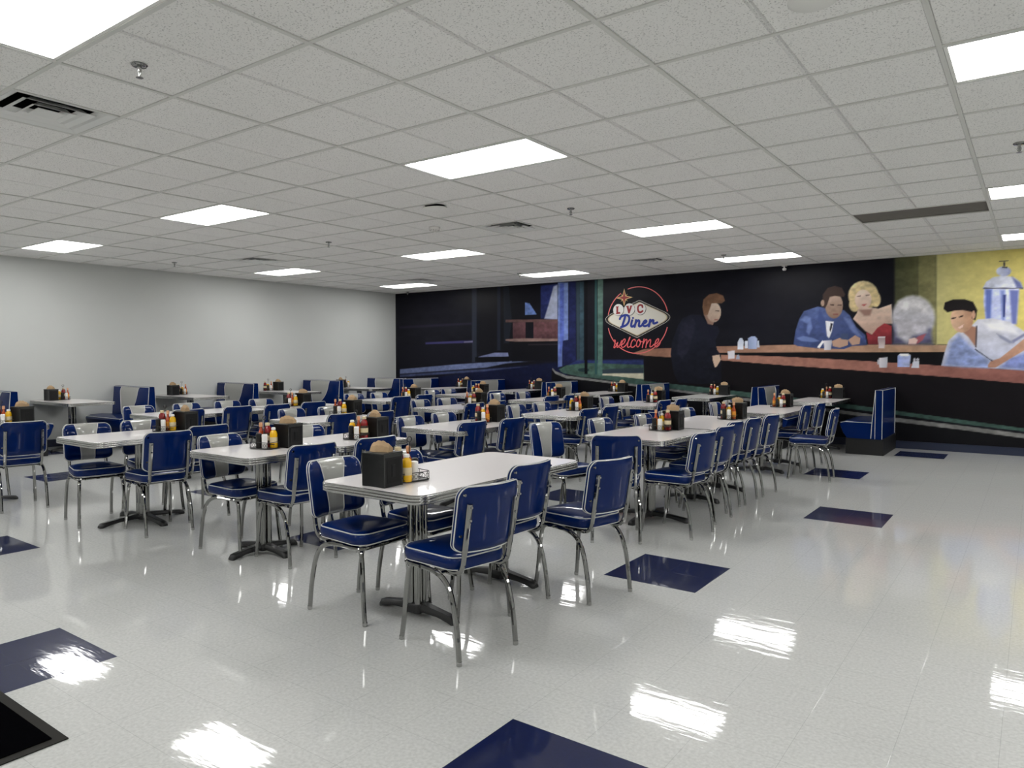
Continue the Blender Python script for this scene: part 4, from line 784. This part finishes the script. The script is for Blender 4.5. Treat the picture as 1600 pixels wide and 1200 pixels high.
def add_base(r, x, y, L, kind):
    m = MB()
    if kind == 'X':
        for k in range(4): arm(m, x, y, k*PI/2, L)
    else:
        arm(m, x, y, 0, L); arm(m, x, y, PI, L)
    m.loft([[(x+a, y+b, z) for a, b in rrect(s_, s_, 0.02, 4)] for s_, z in ((0.10, 0.02), (0.105, 0.04), (0.10, 0.06), (0.092, 0.068))], IRON)
    m.build('base', r, ang=45)
def make_table(w, l, bases, rad=0.075):
    r = tag(empty('dining_table'), 'x', 'table'); add_top(r, w, l, rad)
    for kind, x, y, L in bases: add_column(r, x, y); add_base(r, x, y, L, kind)
    return r
WT = 0.735
P60 = Proto(make_table(WT, 1.485, (('T', 0, -0.37, 0.275), ('T', 0, 0.37, 0.275))))
P42 = Proto(make_table(WT, 1.07, (('X', 0, 0, 0.36),)))
P30 = Proto(make_table(WT, 0.73, (('X', 0, 0, 0.27),)))
# free-standing tables: centre x, centre y, prototype, half length, phrase
ROWX = dict(A=-2.685, B=-4.44, C=-6.14, D=-8.1)
TB = {}
for k, col, yc, P, hl, ph in (
    ('A1', 'A', 3.20, P60, .745, 'long table nearest the camera'), ('A2', 'A', 5.72, P42, .535, 'second table in the aisle row'),
    ('A3', 'A', 7.03, P60, .745, 'third table in the aisle row'), ('A4', 'A', 9.2, P60, .745, 'last table in the aisle row'),
    ('B1', 'B', 3.10, P30, .365, 'front square table in the second row'), ('B2', 'B', 3.86, P30, .365, 'square table behind the front square one'),
    ('B3', 'B', 5.35, P42, .535, 'third table in the second row'), ('B4', 'B', 7.29, P42, .535, 'fourth table in the second row'), ('B5', 'B', 9.28, P42, .535, 'last table in the second row'),
    ('C1', 'C', 3.10, P42, .535, 'front table in the third row'), ('C2', 'C', 5.13, P42, .535, 'second table in the third row'),
    ('C3', 'C', 7.28, P42, .535, 'third table in the third row'), ('C4', 'C', 9.35, P42, .535, 'last table in the third row'),
    ('D1', 'D', 2.5, P42, .535, 'table at the left edge'), ('D2', 'D', 4.86, P60, .745, 'long table beside the wall booths'),
    ('D3', 'D', 6.18, P42, .535, 'table just beyond the long booth-side one'), ('D4', 'D', 8.0, P42, .535, 'next-to-last table beside the wall booths'), ('D5', 'D', 9.88, P42, .535, 'farthest table beside the wall booths')):
    TB[k] = (ROWX[col], yc, hl, ph)
    dsc = {'60': 'white-topped long table on two chrome columns', '42': 'white-topped table with ribbed chrome edge', '30': 'small square white-topped table'}['60' if P is P60 else '42' if P is P42 else '30']
    P.put((ROWX[col], yc, 0), 0, '%s, the %s' % (dsc, ph), 'free-standing white diner tables')

# ------------------------------------------------------------------ chairs: x, y of the top of the back, facing (deg), table, side
CH = '''A1 L -3.24 2.71 0
A1 L -3.17 3.16 -3
A2 L -3.50 5.30 -14
A2 L -3.33 5.97 -6
A3 L -3.21 6.64 0
A3 L -3.20 7.20 0
A3 L -3.20 7.76 0
A4 L -3.30 8.90 0
A4 L -3.30 9.42 2
A1 R -2.02 2.62 170
A1 R -2.23 3.27 178
A1 R -1.94 3.66 167
A2 E -2.50 4.76 119
A2 R -2.05 5.37 174
A2 R -2.10 5.97 178
A3 R -2.18 6.45 180
A3 R -2.16 6.90 180
A3 R -2.13 7.39 176
A4 R -1.82 8.68 185
A4 R -2.24 9.17 182
A4 R -2.19 9.66 180
B1 L -4.92 3.05 5
B2 L -4.98 3.88 0
B1 R -3.90 3.12 174
B2 R -3.86 3.66 176
B3 L -4.95 5.10 1
B3 L -4.99 5.64 0
B3 R -4.08 5.04 176
B3 R -4.01 5.56 178
B4 L -5.10 7.08 0
B4 L -5.10 7.64 -2
B4 R -4.06 7.10 178
B4 R -4.05 7.58 180
B5 L -5.04 9.24 -2
B5 L -4.97 9.74 -3
B5 R -4.03 9.06 178
B5 R -3.98 9.52 180
C1 L -6.69 2.90 -10
C1 L -6.68 3.37 -6
C1 R -5.47 2.98 173
C1 R -5.70 3.46 178
C2 L -6.76 5.08 4
C2 L -6.68 5.56 4
C2 R -5.76 4.98 177
C2 R -5.66 5.43 178
C3 L -6.74 7.15 1
C3 L -6.73 7.68 -4
C3 R -5.74 7.12 178
C3 R -5.76 7.62 180
C4 L -7.0 9.22 -2
C4 L -6.95 9.85 -4
C4 R -5.83 9.06 177
C4 R -5.77 9.50 180
D1 R -7.38 2.67 172
D1 L -8.72 2.67 0
D2 L -8.64 4.32 0
D2 L -8.64 4.92 3
D2 L -8.66 5.50 -2
D3 L -8.68 6.03 -5
D2 R -7.62 4.38 174
D2 R -7.62 5.00 178
D2 R -7.55 5.50 180
D3 R -7.60 6.09 176
D4 L -8.72 7.74 -4
D4 L -8.66 8.22 0
D4 R -7.56 7.66 176
D4 R -7.65 8.25 180
D5 L -8.62 9.45 0
D5 L -8.70 9.98 -3
D5 R -7.50 9.85 178'''
rows = [l.split() for l in CH.split('\n')]; cnt = {}
for t, s, *_ in rows: cnt[t, s] = cnt.get((t, s), 0)+1
seen = {}
for t, s, x, y, a in rows:
    seen[t, s] = seen.get((t, s), 0)+1; n, k = cnt[t, s], seen[t, s]; ph = TB[t][3]
    a_ = math.radians(float(a)); cx_ = float(x)+0.245*math.cos(a_); cy_ = float(y)+0.245*math.sin(a_)
    pos = {1: 'only', 2: ['nearer', 'farther'][k-1] if n == 2 else '', 3: ''}.get(n, '')
    if n == 3: pos = ['nearest', 'middle', 'farthest'][k-1]
    side = {'L': 'left', 'R': 'right'}.get(s)
    if s == 'E': lab = 'blue chair turned askew at the near end of the second table in the aisle row'
    elif s == 'L': lab = '%s silver-striped blue chair left of the %s' % (pos, ph)
    else: lab = '%s plain-backed blue chair right of the %s' % (pos, ph)
    PC.put((cx_, cy_, 0), a_, lab, 'chrome-framed blue diner chairs')

# ------------------------------------------------------------------ wall booths (bench unit faces +X one side, -X other; length along +Y to the wall at y=0 end)
def make_booth(fwd, back, name='booth_bench'):
    # local: backs run along -Y from the wall (y=0) to y=-1.14; seat(s) on -X (fwd) and +X (back)
    r = tag(empty(name), 'x', 'booth'); L = 1.14
    m = MB(); m.box(-0.42 if fwd else -0.07, -L+0.04, 0, 0.42 if back else 0.07, -0.002, 0.23, BASEB); m.build('plinth', r)
    xb0, xb1 = -0.075, 0.07; xt0, xt1 = -0.035, 0.05
    if not back: xb1 = xt1 = 0.05
    if not fwd: xb0 = xt0 = -0.05
    m = MB()
    def pr(y): return [(xb0, y, 0.23), (xb1, y, 0.23), (xb1, y, 0.42), (xt1, y, 0.915), (xt1-0.012, y, 0.925), (xt0+0.012, y, 0.925), (xt0, y, 0.915), (xb0, y, 0.42)]
    m.loft([pr(-L), pr(-0.002)], BLUE); bk = m.build('backrest', r, ang=30)
    for s, on in ((-1, fwd), (1, back)):
        if not on:
            m = MB(); xs_ = xt1+0.003 if s > 0 else xt0-0.003
            m.tube([(xs_, -L+0.006, 0.235), (xs_, -L+0.006, 0.92), (xs_, -0.006, 0.92), (xs_, -0.006, 0.235)], 0.0055, PIPE, 6)
            m.tube([(xt0, -L, 0.235+0.0), (xt0, -L, 0.92), (xt1, -L, 0.924)], 0.004, PIPE, 5); m.build('piping', bk); continue
        # padded face with the silver flash
        def fx(z): t = (z-0.42)/(0.915-0.42); return (xb0+(xt0-xb0)*t) if s < 0 else (xb1+(xt1-xb1)*t)
        def stripe(z):                        # near-wall and aisle boundary of the silver flash (y)
            t = (z-0.44)/(0.91-0.44); return -0.27-0.10*(1-t)**1.2, -0.42-0.42*math.sqrt(max(0, 1-(1-t)**2))
        m = MB(); pp = MB(); nz_ = 12; zz = [0.44+0.47*i/nz_ for i in range(nz_+1)]
        def col(z):
            a, b = stripe(z); e = 0.012
            ys_ = [-0.01]+[-0.01+(a+0.01)*k/2 for k in (1, 2)]+[a+(b-a)*k/5 for k in range(1, 6)]+[b+(-L+0.012-b)*k/3 for k in (1, 2, 3)]
            return ys_
        C_ = [col(z) for z in zz]; n_ = len(C_[0])
        def P(i, j):
            z = zz[i]; e = min(i, nz_-i, j, n_-1-j); pf = 0.0 if e == 0 else 0.014 if e == 1 else 0.02
            return (fx(z)+s*(0.002+pf), C_[i][j], z)
        for i in range(nz_):
            for j in range(n_-1):
                f = [P(i, j), P(i, j+1), P(i+1, j+1), P(i+1, j)]
                if s > 0: f = f[::-1]
                m.add(f, [(0, 1, 2, 3)], GREY if 2 <= j < 7 else BLUE)
        pd = m.build('back_pad', bk, ang=60)
        import bmesh
        b_ = bmesh.new(); b_.from_mesh(pd.data); bmesh.ops.remove_doubles(b_, verts=b_.verts, dist=0.0004); b_.to_mesh(pd.data); b_.free()
        for j in (2, 7): pp.tube([(P(i, j)[0]+s*0.003, P(i, j)[1], P(i, j)[2]) for i in range(nz_+1)], 0.0045, PIPE, 5)
        pp.tube([(fx(0.3)+s*0.002, -L, 0.24), (fx(0.42)+s*0.002, -L, 0.42), (fx(0.915)+s*0.002, -L, 0.918), (fx(0.915), -0.01, 0.918)], 0.005, PIPE, 5)
        pp.build('piping', bk)
        m = MB(); X = lambda v: s*v; a0 = 0.07
        def sp(y, g=0.0): return [(X(a0), y, 0.23), (X(0.40), y, 0.23), (X(0.455), y, 0.30+g), (X(0.50-g), y, 0.42), (X(0.485-g), y, 0.455-g), (X(0.42), y, 0.472-g), (X(0.25), y, 0.478-g), (X(a0), y, 0.465-g)]
        rg = [sp(-L+0.02, 0.012), sp(-L+0.032), sp(-0.03), sp(-0.004, 0.012)]
        if s < 0: rg = [q_[::-1] for q_ in rg]
        m.loft(rg, BLUE); st_ = m.build('seat', r, ang=40)
        m = MB(); m.tube([(X(0.487), -L+0.02, 0.45), (X(0.487), -0.01, 0.45)], 0.005, PIPE, 5); m.tube([(X(a0), -L+0.022, 0.458), (X(0.42), -L+0.022, 0.462), (X(0.487), -L+0.024, 0.448)], 0.005, PIPE, 5); m.build('piping', st_)
    return r
PBD = Proto(make_booth(True, True)); PBE = Proto(make_booth(True, False)); PBC = Proto(make_booth(False, True))
nm = ['leftmost', 'second', 'third', 'fourth', 'fifth', 'sixth']
for i, x in enumerate((-3.5, -5.45, -7.38, -9.17, -11.05)):
    (PBD if i < 4 else PBC).put((x, WY-0.02, 0), 0, ('double-sided blue booth with silver flash under the mural, %s from the right' if i < 4 else 'single-sided blue booth with silver flash, %s and leftmost under the mural') % ['second', 'third', 'fourth', 'fifth', 'sixth'][i], 'blue booths along the walls')
PBE.put((-1.78, WY-0.02, 0), 0, 'single blue booth bench with plain back ending the row under the mural', 'blue booths along the walls')
for i, y in enumerate((3.95, 5.84, 7.71, 9.66)):
    PBD.put((WX+0.002, y, 0), PI/2, 'double-sided blue booth with silver flash along the grey wall, %s from the left' % ['first', 'second', 'third', 'fourth'][i], 'blue booths along the walls')
q_ = PBE.put((WX+0.002, 11.45, 0), PI/2, 'blue booth with silver flash in the far corner by the grey wall', 'blue booths along the walls')
# booth tables (one end against the wall at y=0, running to -Y)
def make_booth_table():
    r = tag(empty('booth_table'), 'x', 'table'); k = MB()
    w, L = 0.65, 1.36; h = empty('tabletop_frame'); COL.objects.unlink(h); bpy.data.objects.remove(h)
    def R(o, z): return [(x, y, z) for x, y in rrect(w+2*o, L+2*o, 0.06+o, 5, 0, -L/2-0.006)]
    m = MB(); m.loft([R(-0.004, ZT-0.03), R(-0.004, ZT-0.002), R(-0.006, ZT)], LAM); m.build('tabletop', r)
    m = MB(); z = ZT-0.045; pr = [(-0.012, z), (0.0, z)]
    for kk in range(3): b = z+0.0015+kk*0.0145; pr += [(0.0035, b+0.002), (0.0045, b+0.006), (0.0035, b+0.0105), (-0.0005, b+0.0125)]
    pr += [(0.0, ZT+0.0005), (-0.005, ZT+0.0012), (-0.005, ZT-0.004), (-0.012, ZT-0.02)]
    m.loft([R(o, zz) for o, zz in pr], BRUSH, closed=True); m.build('edge_trim', r, ang=25)
    m = MB(); m.loft([R(-0.014, ZT-0.044), R(-0.014, ZT-0.03)], BLKP); m.build('underside', r)
    add_column(r, 0, -0.68); add_base(r, 0, -0.68, 0.3, 'T'); return r
PBT = Proto(make_booth_table())
MT = [(-2.66, 'rightmost'), (-4.46, 'second from the right'), (-6.42, 'third from the right'), (-8.27, 'fourth from the right'), (-10.1, 'leftmost')]
WTs = [(4.87, 'nearest the camera'), (6.74, 'second from the camera'), (8.68, 'third from the camera'), (10.55, 'farthest')]
for x, n in MT: PBT.put((x, WY-0.012, 0), 0, 'white booth table under the mural, %s' % n, 'white booth tables')
for y, n in WTs: PBT.put((WX+0.008, y, 0), PI/2, 'white booth table against the grey wall, %s' % n, 'white booth tables')

# ------------------------------------------------------------------ table-top things
def make_dispenser():
    r = tag(empty('napkin_dispenser'), 'x', 'napkin dispenser'); hx, hy, h = 0.075, 0.068, 0.165
    m = MB()
    def bow(z, o=0.0):          # sides bow inward a little
        P = []
        for i in range(7): t = -1+i/3; P.append((t*hx, -hy-o+0.008*(1-t*t), z))
        for i in range(7): t = -1+i/3; P.append((hx, t*hy, z))
        for i in range(7): t = 1-i/3; P.append((t*hx, hy+o-0.008*(1-t*t), z))
        for i in range(7): t = 1-i/3; P.append((-hx, t*hy, z))
        return P
    m.loft([bow(0.0, 0.002), bow(0.006), bow(h-0.01), bow(h, 0.002)], BLKP); m.build('body', r, ang=30)
    m = MB()
    for s in (1, -1):
        x_ = s*(hx+0.0015)
        m.box(min(x_, s*hx), -hy, 0, max(x_, s*hx), -hy+0.009, h, BLKP2); m.box(min(x_, s*hx), hy-0.009, 0, max(x_, s*hx), hy, h, BLKP2); m.box(min(x_, s*hx), -hy, h-0.016, max(x_, s*hx), hy, h, BLKP2)
    m.loft([bow(h, 0.004), bow(h+0.005, 0.004), bow(h+0.007, -0.004)], BLKP2); m.build('lid', r, ang=30)
    for s in (1, -1):
        m = MB(); x_ = s*hx; m.box(min(x_, x_+s*0.001), -0.045, 0.02, max(x_, x_+s*0.001), 0.045, 0.14, DARKV)
        m.box(min(x_, x_+s*0.003), -0.012, 0.05, max(x_, x_+s*0.003), 0.012, 0.11, BLKP)
        m.build('slot_panel', r)
    return r
def make_napkins():
    m = MB(); rg = []
    for i in range(9):
        t = i/8; x = -0.055+0.11*t; hh = 0.02+0.038*math.sin(PI*(0.15+0.7*t))*(1.0 if i % 2 else 0.85); wd = 0.03+0.008*math.sin(5*t)
        rg.append([(x, -wd, 0.0), (x+0.004, -wd*0.8, hh*0.6), (x, -wd*0.3, hh), (x-0.003, wd*0.3, hh*0.93), (x+0.003, wd*0.85, hh*0.55), (x, wd, 0.0)][::-1])
    m.loft(rg, NAPK)
    return tag(m.build('napkin_stack', ang=20), 'x', 'napkins')
def make_caddy():
    r = tag(empty('condiment_caddy'), 'x', 'caddy'); w_, d_ = 0.092, 0.06
    m = MB(); P = lambda o, z: [(x, y, z) for x, y in rrect(2*w_+o, 2*d_+o, 0.02, 3)]
    m.loft([P(0, 0.002), P(0, 0.005)], WIRE); m.build('tray', r)
    m = MB(); m.tube(P(0, 0.048), 0.0022, WIRE, 6, closed=True); m.tube(P(0, 0.006), 0.0025, WIRE, 6, closed=True)
    for i, p in enumerate(P(0, 0.006)):
        if i % 2 == 0: m.tube([p, (p[0], p[1], 0.048)], 0.0014, WIRE, 5)
    for k in range(-3, 4):                       # scrollwork on the long sides
        for s in (1, -1):
            x_ = k*0.024; m.tube([(x_+0.009*math.cos(a), s*d_, 0.028+0.012*math.sin(a)) for a in [i*PI/4 for i in range(8)]], 0.0014, WIRE, 5, closed=True)
    m.build('wire_rim', r)
    m = MB(); m.tube([(0, 0, 0.004), (0, 0, 0.205)], 0.0026, WIRE, 6); m.tube([(0.014*math.cos(a), 0, 0.219+0.014*math.sin(a)) for a in [i*PI/6 for i in range(12)]], 0.0026, WIRE, 6, closed=True)
    m.box(-0.088, -0.0015, 0.03, 0.088, 0.0015, 0.034, WIRE); m.build('handle', r)
    return r
def bottle(name, cat, prof, mt, cap, capm, labs):
    r = tag(empty(name), 'x', cat)
    m = MB(); m.lathe(prof, mt, 18); b = m.build('bottle_body', r, ang=45)
    m = MB(); m.lathe(cap, capm, 14); m.build('cap', r)
    for (z0_, z1_, rr, lm) in labs:
        m = MB(); n = 18; m.loft([[(rr*math.cos(2*PI*k/n), rr*math.sin(2*PI*k/n), z) for k in range(n)] for z in (z0_, z1_)], lm, cap0=False, cap1=False); m.build('label_wrap', b)
    return r
ketch = bottle('ketchup_bottle', 'ketchup', [(0, 0), (0.027, 0), (0.03, 0.004), (0.03, 0.05), (0.027, 0.08), (0.029, 0.12), (0.024, 0.142), (0.015, 0.152), (0.015, 0.156), (0, 0.156)], KETCH,
               [(0.017, 0.156), (0.0175, 0.172), (0.014, 0.176), (0, 0.176)], LABW, ((0.03, 0.105, 0.0308, LABD), (0.05, 0.085, 0.0312, LABW)))
must = bottle('mustard_bottle', 'mustard', [(0, 0), (0.025, 0), (0.0275, 0.004), (0.0275, 0.045), (0.025, 0.065), (0.027, 0.095), (0.022, 0.115), (0.013, 0.124), (0.013, 0.127), (0, 0.127)], MUST,
              [(0.0155, 0.127), (0.0155, 0.14), (0.012, 0.144), (0, 0.144)], WHTP, ((0.035, 0.075, 0.0279, LABW),))
hot = bottle('hot_sauce_bottle', 'hot sauce', [(0, 0), (0.02, 0), (0.022, 0.003), (0.022, 0.085), (0.018, 0.105), (0.0095, 0.125), (0.0085, 0.148), (0, 0.148)], HOT,
             [(0.0125, 0.145), (0.0125, 0.168), (0.0095, 0.176), (0, 0.176)], PEACH, ((0.02, 0.08, 0.0225, LABO),))
def shaker(name, cat, body, cap_, h):
    r = tag(empty(name), 'x', cat); m = MB(); m.lathe([(0, 0), (0.0185, 0), (0.02, 0.003), (0.02, h*0.45)], WHTP if body is WHTP else PEPR, 14)
    m.lathe([(0.0195, h*0.45), (0.019, h*0.78), (0, h*0.78)], body, 14); m.build('shaker_body', r)
    m = MB(); m.lathe([(0.0205, h*0.78), (0.0205, h-0.006), (0.016, h), (0, h)], cap_, 14); m.build('cap', r); return r
salt = shaker('salt_shaker', 'salt shaker', WHTP, WHTP, 0.1); pepp = shaker('pepper_shaker', 'pepper shaker', PEPR, PEPR, 0.105)
PD, PN, PK = Proto(make_dispenser()), Proto(make_napkins()), Proto(make_caddy())
PKE, PMU, PHO, PSA, PPE = Proto(ketch), Proto(must), Proto(hot), Proto(salt), Proto(pepp)
rng = random.Random(5)
# key: caddy centre x, y, caddy turn (deg), side of the dispenser (+1 farther / -1 nearer), phrase
SETS = [('A1', -2.672, 2.758, 78, -1, None), ('A2', -2.69, 5.95, 4, 1, None), ('A3', -2.60, 7.42, -4, 1, None), ('A4', -2.70, 9.60, 0, 1, None),
        ('B1', -4.46, 3.13, 14, 1, None), ('B2', -4.36, 3.90, 12, 1, None), ('B3', -4.49, 5.66, 6, 1, None), ('B4', -4.54, 7.55, 4, 1, None), ('B5', -4.47, 9.55, 0, 1, None),
        ('C1', -6.20, 3.34, 22, 1, None), ('C2', -6.30, 5.38, 18, 1, None), ('C3', -6.22, 7.58, 8, 1, None), ('C4', -6.22, 9.62, 4, 1, None),
        ('D1', -8.10, 2.74, 28, 1, None), ('D3', -8.05, 6.06, 16, 1, None), ('D4', -8.02, 8.18, 10, 1, None), ('D5', -8.05, 9.98, 10, 1, None),
        ('W', -12.12, 4.93, 60, -1, 'wall booth table nearest the camera'), ('W', -12.12, 6.84, 58, -1, 'second wall booth table'), ('W', -12.12, 8.60, 58, 1, 'third wall booth table'), ('W', -12.12, 10.56, 55, -1, 'farthest wall booth table'),
        ('M', -10.22, 12.13, 6, 2, 'leftmost mural booth table'), ('M', -8.32, 12.13, 4, 2, 'fourth mural booth table'), ('M', -6.44, 12.13, 0, 2, 'third mural booth table'),
        ('M', -4.50, 12.13, 0, 2, 'second mural booth table'), ('M', -2.68, 12.13, -2, 2, 'rightmost mural booth table')]
for k, x, y, turn, sd, ph in SETS:
    if ph is None: ph = TB[k][3]
    a = math.radians(turn); ca, sa = math.cos(a), math.sin(a); z = ZT+0.001
    def at(u, v): return (x+ca*u-sa*v, y+sa*u+ca*v)
    PK.put((x, y, z), a, 'black wire condiment caddy on the %s' % ph, 'wire caddies of condiments')
    if k == 'A1': bx, by = -2.688, 2.578; ba = math.radians(2)
    elif sd == 2: bx, by = at(0.185, 0.01); ba = a
    elif k == 'W': bx, by = x+0.06, y+sd*0.19; ba = math.radians(4)
    else: bx, by = x+0.05, y+0.165; ba = math.radians(turn*0.3)
    PD.put((bx, by, z), ba, 'black napkin dispenser on the %s' % ph, 'black napkin dispensers')
    PN.put((bx-0.005, by, z+0.1725), ba+rng.uniform(-0.5, 0.5), 'brown paper napkins sticking up on the %s' % ph, 'brown paper napkins')
    slots = [(-0.056, 0.028), (0.0, 0.032), (0.056, 0.028)]; order = [(PKE, 'red ketchup bottle'), (PHO, 'peach-capped hot sauce'), (PMU, 'yellow mustard squeeze bottle')]
    if k != 'A1': rng.shuffle(order)
    else: order = [order[2], order[1], order[0]]
    zc = z+0.006
    for (u, v), (P, nm_) in zip(slots, order):
        px_, py_ = at(u+rng.uniform(-0.003, 0.003), v)
        if k == 'A1': px_, py_ = {'y': (-2.638, 2.702), 'p': (-2.690, 2.768), 'r': (-2.702, 2.703)}[nm_[0]]
        P.put((px_, py_, zc), rng.uniform(0, 6), '%s in the caddy on the %s' % (nm_, ph), nm_+' bottles in the caddies')
    u = rng.choice((-0.02, 0.0, 0.02))
    p_ = at(u-0.026, -0.031) if k != 'A1' else (-2.695, 2.82); PPE.put((*p_, zc), 0, 'black pepper shaker in the caddy on the %s' % ph, 'pepper shakers')
    p_ = at(u+0.026, -0.031) if k != 'A1' else (-2.637, 2.758); PSA.put((*p_, zc), 0, 'white salt shaker in the caddy on the %s' % ph, 'salt shakers')

# ------------------------------------------------------------------ door mat at the lower left
r = tag(empty('floor_mat', (0, 0, 0)), 'black carpet floor mat at the lower left corner on the vinyl tiles', 'floor mat')
m = MB(); m.box(-4.62, -0.12, 0.001, -2.825, 1.14, 0.005, MATE); m.build('rubber_border', r)
m = MB(); m.box(-4.6+0.03, -0.09, 0.005, -2.865, 1.10, 0.009, MATB); m.build('carpet_pile', r)
bpy.context.view_layer.update()
